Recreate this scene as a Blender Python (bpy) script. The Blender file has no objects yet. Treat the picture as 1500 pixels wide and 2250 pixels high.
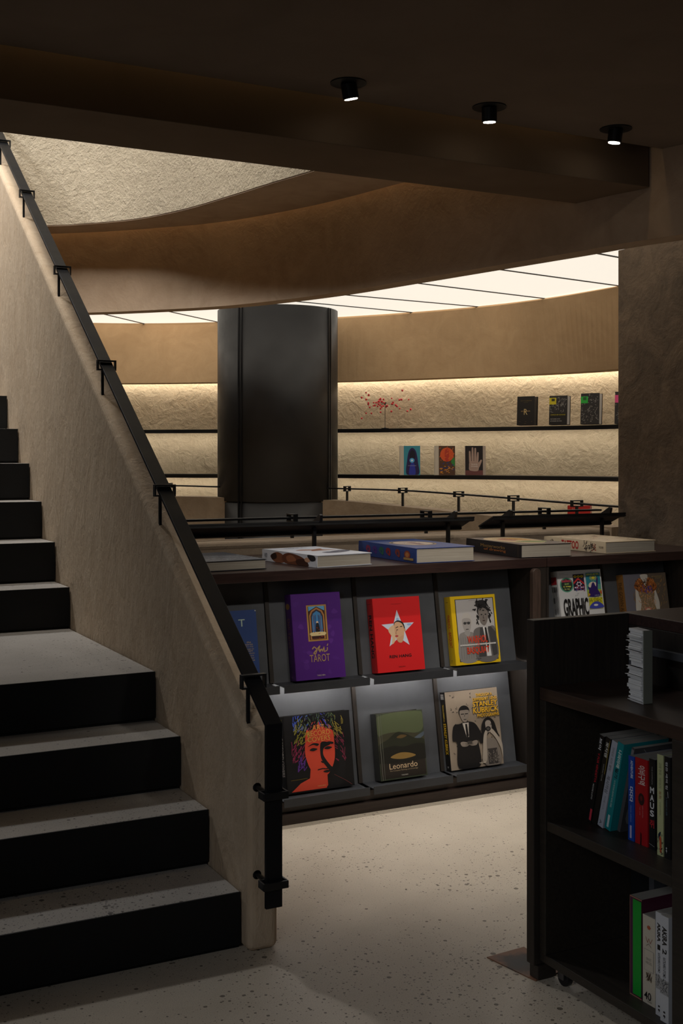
import bpy, bmesh, math, random
from mathutils import Vector, Matrix
from mathutils.geometry import tessellate_polygon
random.seed(4)
S = bpy.context.scene
COL = S.collection

# ------------------------------------------------------------------ camera
cd = bpy.data.cameras.new('camera'); cam = bpy.data.objects.new('camera', cd); COL.objects.link(cam)
cd.sensor_width = 36; cd.lens = 41.6; cd.shift_y = -120/2250; cd.clip_start = .05
cam.location = (0, 0, 1.5)
yaw = math.atan2(5000, 2600)                       # view direction is this far from the +X axis
cam.rotation_euler = (math.pi/2, 0, yaw - math.pi/2)
S.camera = cam
# ------------------------------------------------------------------ world, exposure
W = bpy.data.worlds.new('world'); S.world = W; W.use_nodes = True
W.node_tree.nodes['Background'].inputs[0].default_value = (.55, .6, .7, 1)
W.node_tree.nodes['Background'].inputs[1].default_value = .012
S.view_settings.view_transform = 'Standard'; S.view_settings.look = 'None'
S.view_settings.exposure = 0; S.view_settings.gamma = 1; S.view_settings.use_curve_mapping = False
# ------------------------------------------------------------------ large lights
def area(name, loc, target, sx, sy, power, col):
    l = bpy.data.lights.new(name, 'AREA'); l.shape = 'RECTANGLE'; l.size = sx; l.size_y = sy
    l.energy = power; l.color = col
    o = bpy.data.objects.new(name, l); COL.objects.link(o); o.location = loc
    o.rotation_euler = (Vector(target)-Vector(loc)).to_track_quat('-Z', 'Y').to_euler()
    return o
sk = area('skylight', (.25, 7.3, 4.7), (.7, 7.0, 1.0),   .35, .35, 33, (.97, .98, 1)); sk.data.spread = math.radians(125)        # upper floor window over the stair
ul = area('upper_floor_light', (.6, 5.2, 5.6), (2.1, 6.8, 3.6), 1.4, 1.4, 52, (1, .95, .88)); ul.data.spread = math.radians(110)   # washes the upper drum wall
fl = area('bookcase_fill', (-.9, .7, 2.0), (2.15, 2.5, .6), .9, .9, 3.2, (.92, .95, 1)); fl.data.spread = math.radians(70)      # weak cool fill, added to brighten the bookcase spines
CEIL_E = .9      # luminous ceiling
LED_E = 8.0       # shelf strips
SPOT_W = 26

# ------------------------------------------------------------------ materials
def lin(c):
    return tuple(((x/255)/12.92 if x/255 <= .04045 else (((x/255)+.055)/1.055)**2.4) for x in c)
MC = {}
def plain(c, rough=.6, metal=0, spec=.5, coat=0, key=None):
    k = ('p', tuple(c), rough, metal, spec, coat)
    if k in MC: return MC[k]
    m = bpy.data.materials.new('paint'); m.use_nodes = True
    b = m.node_tree.nodes['Principled BSDF']
    b.inputs['Base Color'].default_value = (*lin(c), 1); b.inputs['Roughness'].default_value = rough
    b.inputs['Metallic'].default_value = metal; b.inputs['Specular IOR Level'].default_value = spec
    b.inputs['Coat Weight'].default_value = coat
    MC[k] = m; return m
def emit(c, e, name='glow'):
    m = bpy.data.materials.new(name); m.use_nodes = True
    b = m.node_tree.nodes['Principled BSDF']
    b.inputs['Base Color'].default_value = (.8, .8, .8, 1)
    b.inputs['Emission Color'].default_value = (*lin(c), 1); b.inputs['Emission Strength'].default_value = e
    return m
def nodes(name):
    m = bpy.data.materials.new(name); m.use_nodes = True; n = m.node_tree.nodes; L = m.node_tree.links
    b = n['Principled BSDF']; tc = n.new('ShaderNodeTexCoord')
    return m, n, L, b, tc
def noise(n, L, vec, scale, detail=4, rough=.55, dist=0):
    t = n.new('ShaderNodeTexNoise'); t.inputs['Scale'].default_value = scale; t.inputs['Detail'].default_value = detail
    t.inputs['Roughness'].default_value = rough; t.inputs['Distortion'].default_value = dist; L.new(vec, t.inputs['Vector']); return t
def ramp(n, L, fac, stops):
    r = n.new('ShaderNodeValToRGB'); e = r.color_ramp.elements
    while len(e) < len(stops): e.new(.5)
    for i, (p, c) in enumerate(stops): e[i].position = p; e[i].color = (*c, 1)
    L.new(fac, r.inputs[0]); return r
def plaster(name, c1, c2, bump=.5, scale=26, coarse=5, dist=.012, stretch=(1, 1, 1), warp=1):
    m, n, L, b, tc = nodes(name)
    mp = n.new('ShaderNodeMapping'); mp.inputs['Scale'].default_value = stretch; L.new(tc.outputs['Object'], mp.inputs[0])
    v = mp.outputs[0]
    a = noise(n, L, v, scale, 6, .62, .6*warp); c = noise(n, L, v, coarse, 5, .6, 1.2*warp); k = noise(n, L, v, 1.3, 3)
    r = ramp(n, L, c.outputs[0], [(.3, lin(c1)), (.7, lin(c2))])
    mx = n.new('ShaderNodeMixRGB'); mx.blend_type = 'MULTIPLY'; mx.inputs[0].default_value = .35
    L.new(r.outputs[0], mx.inputs[1]); r2 = ramp(n, L, k.outputs[0], [(.35, (.6, .6, .6)), (.65, (1, 1, 1))]); L.new(r2.outputs[0], mx.inputs[2])
    L.new(mx.outputs[0], b.inputs['Base Color'])
    ad = n.new('ShaderNodeMath'); ad.operation = 'MULTIPLY_ADD'; ad.inputs[1].default_value = 1.3
    L.new(c.outputs[0], ad.inputs[0]); L.new(a.outputs[0], ad.inputs[2])
    bp = n.new('ShaderNodeBump'); bp.inputs['Strength'].default_value = bump; bp.inputs['Distance'].default_value = dist
    L.new(ad.outputs[0], bp.inputs['Height']); L.new(bp.outputs[0], b.inputs['Normal'])
    b.inputs['Roughness'].default_value = .92; b.inputs['Specular IOR Level'].default_value = .15
    return m
def terrazzo(name, c1, c2, speck=(78, 68, 58)):
    m, n, L, b, tc = nodes(name); v = tc.outputs['Object']
    a = noise(n, L, v, 2.2, 5, .6, .5); base = ramp(n, L, a.outputs[0], [(.3, lin(c1)), (.7, lin(c2))])
    f = noise(n, L, v, 260, 3, .6); fr = ramp(n, L, f.outputs[0], [(.3, (.62, .6, .58)), (.55, (1, 1, 1))])
    mx = n.new('ShaderNodeMixRGB'); mx.blend_type = 'MULTIPLY'; mx.inputs[0].default_value = .55
    L.new(base.outputs[0], mx.inputs[1]); L.new(fr.outputs[0], mx.inputs[2]); out = mx.outputs[0]
    for sc, th, amt in ((26, .17, .8), (55, .22, .8), (120, .26, .7)):
        vo = n.new('ShaderNodeTexVoronoi'); vo.inputs['Scale'].default_value = sc; L.new(v, vo.inputs['Vector'])
        wn = n.new('ShaderNodeTexWhiteNoise'); wn.noise_dimensions = '3D'; L.new(vo.outputs['Position'], wn.inputs['Vector'])
        # speck radius varies by cell; most cells have none; patches of the floor have more
        pz = noise(n, L, v, 1.6, 2); pm = n.new('ShaderNodeMath'); pm.operation = 'MULTIPLY_ADD'; pm.inputs[1].default_value = .9; pm.inputs[2].default_value = -.93
        L.new(pz.outputs[0], pm.inputs[0])
        s = n.new('ShaderNodeMath'); s.operation = 'ADD'; L.new(wn.outputs['Value'], s.inputs[0]); L.new(pm.outputs[0], s.inputs[1])
        t = n.new('ShaderNodeMath'); t.operation = 'MULTIPLY'; t.inputs[1].default_value = th*2.2; L.new(s.outputs[0], t.inputs[0])
        lt = n.new('ShaderNodeMath'); lt.operation = 'LESS_THAN'; L.new(vo.outputs['Distance'], lt.inputs[0]); L.new(t.outputs[0], lt.inputs[1])
        k = n.new('ShaderNodeMath'); k.operation = 'MULTIPLY'; k.inputs[1].default_value = amt; L.new(lt.outputs[0], k.inputs[0])
        m2 = n.new('ShaderNodeMixRGB'); L.new(k.outputs[0], m2.inputs[0]); L.new(out, m2.inputs[1]); m2.inputs[2].default_value = (*lin(speck), 1)
        out = m2.outputs[0]
    L.new(out, b.inputs['Base Color']); b.inputs['Roughness'].default_value = .55; b.inputs['Specular IOR Level'].default_value = .35
    bp = n.new('ShaderNodeBump'); bp.inputs['Strength'].default_value = .12; bp.inputs['Distance'].default_value = .004
    L.new(f.outputs[0], bp.inputs['Height']); L.new(bp.outputs[0], b.inputs['Normal'])
    return m
def wood(name, c1, c2, rough=.42, stretch=(1.5, 22, 22), spec=.45):
    m, n, L, b, tc = nodes(name)
    mp = n.new('ShaderNodeMapping'); mp.inputs['Scale'].default_value = stretch; L.new(tc.outputs['Object'], mp.inputs[0])
    a = noise(n, L, mp.outputs[0], 4, 6, .6, .8); r = ramp(n, L, a.outputs[0], [(.35, lin(c1)), (.65, lin(c2))])
    L.new(r.outputs[0], b.inputs['Base Color']); b.inputs['Roughness'].default_value = rough; b.inputs['Specular IOR Level'].default_value = spec
    bp = n.new('ShaderNodeBump'); bp.inputs['Strength'].default_value = .1; bp.inputs['Distance'].default_value = .002
    L.new(a.outputs[0], bp.inputs['Height']); L.new(bp.outputs[0], b.inputs['Normal'])
    return m
def metal(name, c, rough=.45, spec=.5, metallic=0):
    m, n, L, b, tc = nodes(name)
    a = noise(n, L, tc.outputs['Object'], 7, 4); r = ramp(n, L, a.outputs[0], [(.3, tuple(x*.85 for x in lin(c))), (.7, tuple(x*1.1 for x in lin(c)))])
    L.new(r.outputs[0], b.inputs['Base Color'])
    q = ramp(n, L, a.outputs[0], [(.3, (rough*.85,)*3), (.7, (rough*1.15,)*3)]); L.new(q.outputs[0], b.inputs['Roughness'])
    b.inputs['Metallic'].default_value = metallic; b.inputs['Specular IOR Level'].default_value = spec
    return m
def pagemat(name, c1, c2, axis=2):
    m, n, L, b, tc = nodes(name)
    w = n.new('ShaderNodeMapping'); sc = [3, 3, 3]; sc[axis] = 900; w.inputs['Scale'].default_value = sc
    L.new(tc.outputs['Object'], w.inputs[0]); a = noise(n, L, w.outputs[0], 1, 3, .7)
    r = ramp(n, L, a.outputs[0], [(.3, lin(c1)), (.6, lin(c2))]); L.new(r.outputs[0], b.inputs['Base Color'])
    b.inputs['Roughness'].default_value = .85; b.inputs['Specular IOR Level'].default_value = .2
    return m

PL_STAIR = plaster('stair_plaster', (192, 169, 142), (208, 187, 161), .55, 42, 9, .010, (1, 1, .5))
PL_DRUM = plaster('rough_drum_plaster', (190, 176, 152), (206, 192, 168), 1, 62, 22, .014, (1, 1, 1), .25)
PL_FASCIA = plaster('fascia_plaster', (184, 160, 136), (200, 177, 153), .35, 22, 5, .008)
PL_NICHE = plaster('niche_plaster', (213, 191, 158), (223, 202, 169), .6, 16, 7, .02)
PL_BAND = plaster('band_plaster', (190, 158, 120), (202, 170, 131), .25, 30, 5, .006)
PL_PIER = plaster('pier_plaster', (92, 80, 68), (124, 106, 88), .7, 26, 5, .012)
PL_PARAPET = plaster('parapet_plaster', (160, 142, 122), (178, 160, 138), .4, 24, 6, .01)
PAINT_CEIL = plaster('ceiling_paint', (128, 113, 99), (134, 119, 105), .05, 30, 3, .002)
PAINT_BEAM = plaster('beam_paint', (116, 98, 80), (122, 104, 86), .05, 30, 3, .002)
FLOOR = terrazzo('floor_terrazzo', (190, 178, 160), (206, 194, 176))
TREAD = terrazzo('tread_terrazzo', (168, 162, 154), (186, 180, 172), (78, 72, 68))
RISER = metal('riser_metal', (20, 21, 22), .6, .3)
BLACK = metal('black_metal', (20, 20, 22), .42, .5)
RAILM = metal('rail_metal', (14, 15, 19), .5, .3)
TRAYM = metal('tray_metal', (74, 76, 80), .5, .4)
COLM = metal('column_metal', (32, 31, 32), .5, .5)
LEDGEM = metal('ledge_metal', (48, 50, 54), .5, .4)
WOOD = wood('dark_wood', (36, 27, 24), (50, 38, 33), .42)
WOODV = wood('dark_wood_upright', (31, 26, 22), (44, 37, 31), .55, (22, 22, 1.5))
WOODU = wood('upright_wood', (58, 46, 40), (78, 62, 54), .45, (22, 22, 1.5))
WOODTOP = wood('worktop_wood', (45, 32, 30), (60, 43, 39), .34)
WOODCASE = wood('case_wood', (36, 31, 26), (47, 41, 34), .5, (22, 1.5, 22))
PAGES = pagemat('page_edges', (132, 124, 112), (178, 170, 156), 1)
GLOW_C = emit((255, 246, 231), CEIL_E, 'stretch_ceiling'); GLOW_L = emit((255, 249, 237), LED_E, 'led_warm')
GLOW_B = emit((255, 249, 237), LED_E*.55, 'led_band'); GLOW_W = emit((255, 222, 168), 7, 'cove_warm'); GLOW_T = emit((250, 244, 238), 42.0, 'led_tray'); GLOW_S = emit((255, 244, 225), 14, 'spot_lens')

# ------------------------------------------------------------------ mesh helpers
def tag(o, label=None, cat=None, group=None, kind=None):
    if label: o['label'] = label
    if cat: o['category'] = cat
    if group: o['group'] = group
    if kind: o['kind'] = kind
    return o
def thing(name, label, cat, loc=(0, 0, 0), rot=(0, 0, 0), group=None):
    o = bpy.data.objects.new(name, None); COL.objects.link(o); o.location = loc; o.rotation_euler = rot
    o.empty_display_size = .05
    return tag(o, label, cat, group)
def obj(name, bm, mat, parent=None, smooth=False, bevel=0, seg=2):
    me = bpy.data.meshes.new(name); bmesh.ops.recalc_face_normals(bm, faces=bm.faces[:]); bm.to_mesh(me); bm.free()
    for m in (mat if isinstance(mat, (list, tuple)) else [mat]): me.materials.append(m)
    if smooth:
        for p in me.polygons: p.use_smooth = True
    o = bpy.data.objects.new(name, me); COL.objects.link(o)
    if parent: o.parent = parent
    if bevel:
        b = o.modifiers.new('bevel', 'BEVEL'); b.width = bevel; b.segments = seg; b.limit_method = 'ANGLE'; b.angle_limit = .6
        b.harden_normals = False
    return o
def struct(name, bm, mat, **k):
    o = obj(name, bm, mat, **k); o['kind'] = 'structure'; return o
def box(bm, x0, x1, y0, y1, z0, z1, M=None):
    vs = [bm.verts.new((x, y, z)) for z in (z0, z1) for x, y in ((x0, y0), (x1, y0), (x1, y1), (x0, y1))]
    if M is not None:
        for v in vs: v.co = M @ v.co
    for f in ((0, 3, 2, 1), (4, 5, 6, 7), (0, 1, 5, 4), (1, 2, 6, 5), (2, 3, 7, 6), (3, 0, 4, 7)): bm.faces.new([vs[i] for i in f])
    return vs
def B(*a, **k):
    bm = bmesh.new(); box(bm, *a, **k); return bm
def prism(bm, pts, dvec):
    """closed polygon pts (3D) extruded by dvec"""
    a = [bm.verts.new(p) for p in pts]; d = Vector(dvec); b = [bm.verts.new(Vector(p)+d) for p in pts]; n = len(pts)
    bm.faces.new(a); bm.faces.new(b[::-1])
    for i in range(n): bm.faces.new((a[i], a[(i+1) % n], b[(i+1) % n], b[i]))
def cyl(bm, p0, p1, r, n=12, r1=None):
    p0 = Vector(p0); p1 = Vector(p1); d = (p1-p0).normalized(); a = d.orthogonal().normalized(); c = d.cross(a); r1 = r if r1 is None else r1
    A = []; Bb = []
    for i in range(n):
        t = 2*math.pi*i/n; o = a*math.cos(t)+c*math.sin(t)
        A.append(bm.verts.new(p0+o*r)); Bb.append(bm.verts.new(p1+o*r1))
    bm.faces.new(A[::-1]); bm.faces.new(Bb)
    for i in range(n): bm.faces.new((A[i], A[(i+1) % n], Bb[(i+1) % n], Bb[i]))
def ball(bm, c, r, u=10, v=6):
    bmesh.ops.create_uvsphere(bm, u_segments=u, v_segments=v, radius=r, matrix=Matrix.Translation(c))
def spline(pts, n=14):
    P = [Vector(p) for p in pts]; out = []
    for i in range(len(P)-1):
        p0 = P[max(i-1, 0)]; p1 = P[i]; p2 = P[i+1]; p3 = P[min(i+2, len(P)-1)]
        for k in range(n):
            t = k/n
            out.append(.5*((2*p1)+(p2-p0)*t+(2*p0-5*p1+4*p2-p3)*t*t+(3*p1-p0-3*p2+p3)*t**3))
    out.append(P[-1]); return out
def offs(c, d):
    """offset a plan curve by d to its left, looking along the curve"""
    o = []
    for i, p in enumerate(c):
        t = (c[min(i+1, len(c)-1)]-c[max(i-1, 0)]); t = Vector((t.x, t.y, 0)).normalized()
        o.append(p+Vector((-t.y, t.x, 0))*d)
    return o
def loft(bm, rows, closed=True):
    """rows: list of equal-length point lists forming the cross-section at every station"""
    V = [[bm.verts.new(p) for p in r] for r in rows]; m = len(rows[0])
    for i in range(len(V)-1):
        for j in range(m if closed else m-1):
            bm.faces.new((V[i][j], V[i][(j+1) % m], V[i+1][(j+1) % m], V[i+1][j]))
    if closed: bm.faces.new(V[0][::-1]); bm.faces.new(V[-1])
def curved_wall(c, d, z0, z1):
    bm = bmesh.new(); o = offs(c, d)
    rows = []
    for a, b in zip(c, o): rows.append([(a.x, a.y, z0), (b.x, b.y, z0), (b.x, b.y, z1), (a.x, a.y, z1)])
    loft(bm, rows); return bm
def z0(pts): return [Vector((p[0], p[1], 0)) for p in pts]

# ------------------------------------------------------------------ 2D cover drawing
TXT = {}
def text_mesh(s, bold=0):
    k = (s, bold)
    if k in TXT: return TXT[k]
    c = bpy.data.curves.new('t', 'FONT'); c.body = s; c.resolution_u = 3; c.offset = bold
    o = bpy.data.objects.new('t', c); COL.objects.link(o); dg = bpy.context.evaluated_depsgraph_get()
    m = bpy.data.meshes.new_from_object(o.evaluated_get(dg))
    vs = [(v.co.x, v.co.y) for v in m.vertices]; fs = [tuple(p.vertices) for p in m.polygons]
    bpy.data.objects.remove(o); bpy.data.curves.remove(c); bpy.data.meshes.remove(m)
    x0 = min(v[0] for v in vs); x1 = max(v[0] for v in vs); y0 = min(v[1] for v in vs); y1 = max(v[1] for v in vs)
    TXT[k] = ([((x-x0)/(x1-x0), (y-y0)/(y1-y0)) for x, y in vs], fs, (x1-x0)/(y1-y0)); return TXT[k]
class Art:
    """flat printed shapes on a face: (u, v) in 0..1 across and up"""
    def __init__(s, o, U, V, w, h, step=.00008, rough=.45):
        s.o = Vector(o); s.U = Vector(U).normalized()*w; s.V = Vector(V).normalized()*h; s.w = w; s.h = h
        s.N = s.U.cross(s.V).normalized(); s.bm = bmesh.new(); s.mats = []; s.k = 0; s.step = step; s.rough = rough; s.z = .0004
    def _m(s, c):
        m = plain(c, s.rough)
        if m not in s.mats: s.mats.append(m)
        return s.mats.index(m)
    def _pt(s, u, v): return s.bm.verts.new(s.o+s.U*u+s.V*v+s.N*s.z)
    def poly(s, c, pts, adv=True):
        i = s._m(c); vs = [s._pt(*p) for p in pts]
        tris = tessellate_polygon([[Vector((p[0]*s.w, p[1]*s.h, 0)) for p in pts]])
        for t in tris:
            try: f = s.bm.faces.new([vs[j] for j in t]); f.material_index = i
            except ValueError: pass
        if adv: s.z += s.step
    def rect(s, c, u0, v0, u1, v1): s.poly(c, [(u0, v0), (u1, v0), (u1, v1), (u0, v1)])
    def ell(s, c, u, v, ru, rv, n=24, a=0):
        ca, sa = math.cos(a), math.sin(a); P = []
        for k in range(n):
            x = ru*s.w*math.cos(6.2832*k/n); y = rv*s.h*math.sin(6.2832*k/n)
            P.append((u+(x*ca-y*sa)/s.w, v+(x*sa+y*ca)/s.h))
        s.poly(c, P)
    def blob(s, c, pts, n=5):
        P = pts; m = len(P); out = []
        for i in range(m):
            p0, p1, p2, p3 = (Vector((*P[(i+j-1) % m], 0)) for j in range(4))
            for k in range(n):
                t = k/n; q = .5*((2*p1)+(p2-p0)*t+(2*p0-5*p1+4*p2-p3)*t*t+(3*p1-p0-3*p2+p3)*t**3); out.append((min(max(q.x, .002), .998), min(max(q.y, .002), .998)))
        s.poly(c, out)
    def line(s, c, pts, wd, adv=True):
        cl = lambda p: (min(max(p[0], .006), .994), min(max(p[1], .006), .994))
        pts = [cl(p) for p in pts]
        for (a, b) in zip(pts[:-1], pts[1:]):
            A = Vector((a[0]*s.w, a[1]*s.h)); Bv = Vector((b[0]*s.w, b[1]*s.h)); d = (Bv-A)
            if d.length < 1e-7: continue
            d.normalize(); n = Vector((-d.y, d.x))*wd*s.w/2; q = [A+n, A-n, Bv-n, Bv+n]
            s.poly(c, [(p.x/s.w, p.y/s.h) for p in q], False)
        if adv: s.z += s.step
    def strokes(s, c, n, box_, ln, wd, ang=0, spread=.6):
        u0, v0, u1, v1 = box_
        for _ in range(n):
            u = random.uniform(u0, u1); v = random.uniform(v0, v1); a = ang+random.uniform(-spread, spread); l = ln*random.uniform(.5, 1.3)
            s.line(c, [(u, v), (u+l*math.cos(a), v+l*math.sin(a)*s.w/s.h)], wd, False)
        s.z += s.step
    def text(s, t, c, u0, v0, u1, v1, bold=0, rot=0):
        vs, fs, asp = text_mesh(t, bold); i = s._m(c); Vv = []
        for x, y in vs:
            if rot == -90: x, y = y, 1-x
            elif rot == 90: x, y = 1-y, x
            Vv.append(s._pt(u0+(u1-u0)*x, v0+(v1-v0)*y))
        for f in fs:
            try: g = s.bm.faces.new([Vv[j] for j in f]); g.material_index = i
            except ValueError: pass
        s.z += s.step
    def done(s, name, parent):
        me = bpy.data.meshes.new(name); s.bm.to_mesh(me); s.bm.free()
        for m in s.mats: me.materials.append(m)
        o = bpy.data.objects.new(name, me); COL.objects.link(o); o.parent = parent; return o

def book(label, w, h, t, col, loc, rot, front=None, spine=None, hard=True, pages=PAGES, group=None, cat='book', cover_mat=None, name='book', edge_th=.0025):
    """spine along z at x=0, front cover faces -y (y = -t), back cover at y = 0"""
    b = thing(name, label, cat, loc, rot, group)
    cm = cover_mat or plain(col, .4, 0, .5)
    bm = bmesh.new(); e = edge_th if hard else .0008
    box(bm, 0, w, -t, -t+e, 0, h); box(bm, 0, w, -e, 0, 0, h)
    # gently rounded spine
    pts = [(0, -t, 0)] + [(-math.sin(math.pi*k/6)*.0018*(1 if hard else .2), -t+t*k/6, 0) for k in range(1, 6)] + [(0, 0, 0), (e, 0, 0), (e, -t, 0)]
    prism(bm, pts, (0, 0, h)); obj('cover', bm, cm, b)
    g = .004 if hard else 0
    obj('page_block', B(e+.0002, w-g, -t+e+.0001, -e-.0001, g, h-g), pages, b)
    if front:
        a = Art((0, -t, 0), (1, 0, 0), (0, 0, 1), w, h); front(a); a.done('cover_picture', b)
    if spine:
        a = Art((-.0016 if hard else -.0003, 0, 0), (0, -1, 0), (0, 0, 1), t, h); spine(a); a.done('spine_print', b)
    return b

# ================================================================== STRUCTURE
struct('floor', B(-3, 7, -3, 11.5, -.1, 0), FLOOR)
# main ceiling with a light slot before the beam
CZ = 2.8
struct('ceiling', B(-3, 5.2, -3, 3.80, CZ, CZ+.12), PAINT_CEIL)
struct('ceiling_upper', B(-3, 6.5, -3, 11, 6.2, 6.3), PAINT_CEIL)
# beam (L-shaped so that the slot behind the ceiling edge is closed on top)
bm = bmesh.new(); box(bm, -3, 3.47, 3.85, 4.25, 2.645, 3.5); struct('trim_1', bm, PAINT_BEAM, bevel=.003)
obj_slot = struct('trim_2', B(-3, 3.47, 3.62, 3.85, 2.98, 3.02), PAINT_CEIL)
t = thing('cove_light', 'hidden warm strip light in the slot between dark ceiling and beam', 'light', (0, 3.80, 2.9))
obj('light_strip', B(-3, 3.15, .014, .027, .070, .078), GLOW_W, t)
# curved fascia around the opening
FAS = spline(z0([(4.42, 1.3), (4.05, 2.2), (3.68, 3.05), (3.53, 3.68), (3.439, 4.016), (3.393, 4.284), (3.275, 4.841), (3.16, 5.39), (3.04, 5.93), (2.876, 6.401), (2.683, 6.787), (2.394, 7.139), (2.051, 7.476), (1.6, 7.78), (1.0, 8.0), (.2, 8.1)]))
struct('wall_inner_fascia', curved_wall(FAS, -.12, 2.427, 3.4), PL_FASCIA, smooth=False, bevel=0)
UP = spline(z0([(2.66, 3.9), (2.70, 4.4), (2.66, 4.9), (2.604, 5.298), (2.53, 5.633), (2.447, 6.054), (2.344, 6.499), (2.191, 6.874), (1.986, 7.136), (1.756, 7.337), (1.3, 7.58), (.8, 7.72), (.2, 7.8)]))
# rough upper drum wall, standing on the soffit
bm = curved_wall(UP, -.16, 2.936, 6.2); struct('wall_upper_drum', bm, PL_DRUM)
# soffit between drum wall and fascia, stopping short of the fascia for the cove
Fi = offs(FAS, .05)
def resample(c, n):
    L = [0]
    for a, b in zip(c[:-1], c[1:]): L.append(L[-1]+(b-a).length)
    o = []; j = 0
    for k in range(n):
        s = L[-1]*k/(n-1)
        while j < len(L)-2 and L[j+1] < s: j += 1
        o.append(c[j].lerp(c[j+1], (s-L[j])/max(L[j+1]-L[j], 1e-9)))
    return o
Fs = [p for p in Fi if p.y > 3.9]
ra = resample(offs(UP, -.004), 90); rb = resample(Fs, 90)
bm = bmesh.new(); rows = []
for a, b in zip(ra, rb): rows.append([(a.x, a.y, 2.93), (b.x, b.y, 2.93), (b.x, b.y, 3.0), (a.x, a.y, 3.0)])
loft(bm, rows); struct('trim_3', bm, PL_FASCIA)
bm = bmesh.new(); ri = offs(rb, -.022)
loft(bm, [[(b.x, b.y, 3.17), (a.x, a.y, 3.17), (a.x, a.y, 3.19), (b.x, b.y, 3.19)] for a, b in zip(ri, rb)])
t = thing('cove_light', 'hidden warm strip light above the curved fascia', 'light'); obj('light_strip', bm, GLOW_W, t)
bm = bmesh.new(); loft(bm, [[(a.x, a.y, 3.25), (b.x, b.y, 3.25), (b.x, b.y, 3.27), (a.x, a.y, 3.27)] for a, b in zip(resample(offs(UP, -.1), 90), resample([p for p in FAS if p.y > 3.9], 90))]); struct('trim_4', bm, PL_FASCIA)

# far curved shelving wall
BB = spline(z0([(1.4, 10.35), (2.3, 9.85), (3.019, 9.487), (3.578, 9.062), (4.391, 8.480), (4.967, 7.658), (5.344, 6.986), (5.501, 6.429), (5.56, 5.6), (5.5, 4.6)]))
BT = spline(z0([(1.45, 10.55), (2.35, 10.1), (3.143, 9.80), (3.757, 9.35), (4.437, 8.59), (4.96, 7.724), (5.20, 6.95), (5.262, 6.2), (5.26, 5.5), (5.2, 4.6)]))
n = len(BB)
bm = bmesh.new(); Bo = offs(BB, -.30)
NI = offs(BB, .30)
rows = [[(b.x, b.y, 2.115), (t_.x, t_.y, 2.635), (t_.x*.5+o.x*.5, t_.y*.5+o.y*.5, 2.75), (o.x, o.y, 2.75), (o.x, o.y, 2.16), (b.x*.55+o.x*.45, b.y*.55+o.y*.45, 2.16), (b.x*.60+o.x*.40, b.y*.60+o.y*.40, 2.115)] for b, t_, o in zip(BB, BT, offs(BB, .42))]
loft(bm, rows); struct('wall_far_band', bm, PL_BAND)
struct('wall_far', curved_wall(NI, .12, 0, 2.22), PL_NICHE)
def shelf(z, label):
    t = thing('wall_shelf', label, 'shelf', (4.4, 8.5, z))
    bm = bmesh.new(); c = BB; o = offs(BB, .30)
    k2 = offs(BB, .012)
    loft(bm, [[(a.x, a.y, z-.03), (q.x, q.y, z-.03), (q.x, q.y, z-.010), (b.x, b.y, z-.010), (b.x, b.y, z), (a.x, a.y, z)] for a, q, b in zip(c, k2, o)])
    for v in bm.verts: v.co -= Vector((4.4, 8.5, z))
    obj('shelf_board', bm, BLACK, t)
    bm = bmesh.new(); c = offs(BB, .16); o = offs(BB, .20)
    loft(bm, [[(a.x, a.y, z-.018), (b.x, b.y, z-.018), (b.x, b.y, z-.0105), (a.x, a.y, z-.0105)] for a, b in zip(c, o)])
    for v in bm.verts: v.co -= Vector((4.4, 8.5, z))
    obj('light_strip', bm, GLOW_L, t)
shelf(1.729, 'long black curved wall shelf carrying the dark comic books and red berry ornament')
shelf(1.362, 'long black curved wall shelf carrying three small colourful books')
shelf(1.0, 'lowest curved wall shelf, mostly hidden behind the railings')
t = thing('wall_strip_light', 'bright white strip light along the top of the textured shelving wall', 'light', (4.4, 8.5, 2.1))
bm = bmesh.new(); loft(bm, [[(a.x-4.4, a.y-8.5, .030), (b.x-4.4, b.y-8.5, .030), (b.x-4.4, b.y-8.5, .05), (a.x-4.4, a.y-8.5, .05)] for a, b in zip(offs(BB, .20), offs(BB, .285))])
obj('light_strip', bm, GLOW_B, t)
# luminous ceiling beyond the fascia
t = thing('luminous_ceiling', 'glowing white stretched ceiling with thin dark seams above the curved room', 'ceiling light', (4, 7, 2.65))
SE = [((2.0, 9.75), (2.62, 10.3)), ((2.564, 9.159), (3.173, 9.78)), ((2.928, 8.743), (3.647, 9.341)), ((3.30, 8.27), (4.22, 8.75)), ((3.519, 7.839), (4.724, 8.036)), ((3.676, 7.379), (4.859, 7.492)), ((3.837, 6.644), (5.064, 6.87)), ((4.009, 5.93), (5.228, 6.151)), ((4.159, 5.196), (5.2, 5.44)), ((4.25, 4.5), (5.2, 4.62))]
def ext(s):
    a = Vector(s[0]); b = Vector(s[1]); d = (b-a).normalized(); return a-d*.75, b+d*.22
for i in range(len(SE)-1):
    a, b = ext(SE[i]); c, d = ext(SE[i+1]); bm = bmesh.new()
    prism(bm, [(p.x-4, p.y-7, 0) for p in (a, b, d, c)], (0, 0, .02)); obj('panel', bm, GLOW_C, t)
for i in range(1, len(SE)-1):
    if i == 3: continue
    a, b = ext(SE[i]); bm = bmesh.new(); nrm = Vector((-(b-a).y, (b-a).x)).normalized()*.007
    prism(bm, [(p.x-4, p.y-7, -.006) for p in (a-nrm, b-nrm, b+nrm, a+nrm)], (0, 0, .005)); obj('seam', bm, BLACK, t)
# right pier
bm = bmesh.new(); box(bm, 4.4, 4.75, -.6, 5.14, 0, 2.79); struct('wall_right', bm, PL_PIER, bevel=.02, seg=3)

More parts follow.
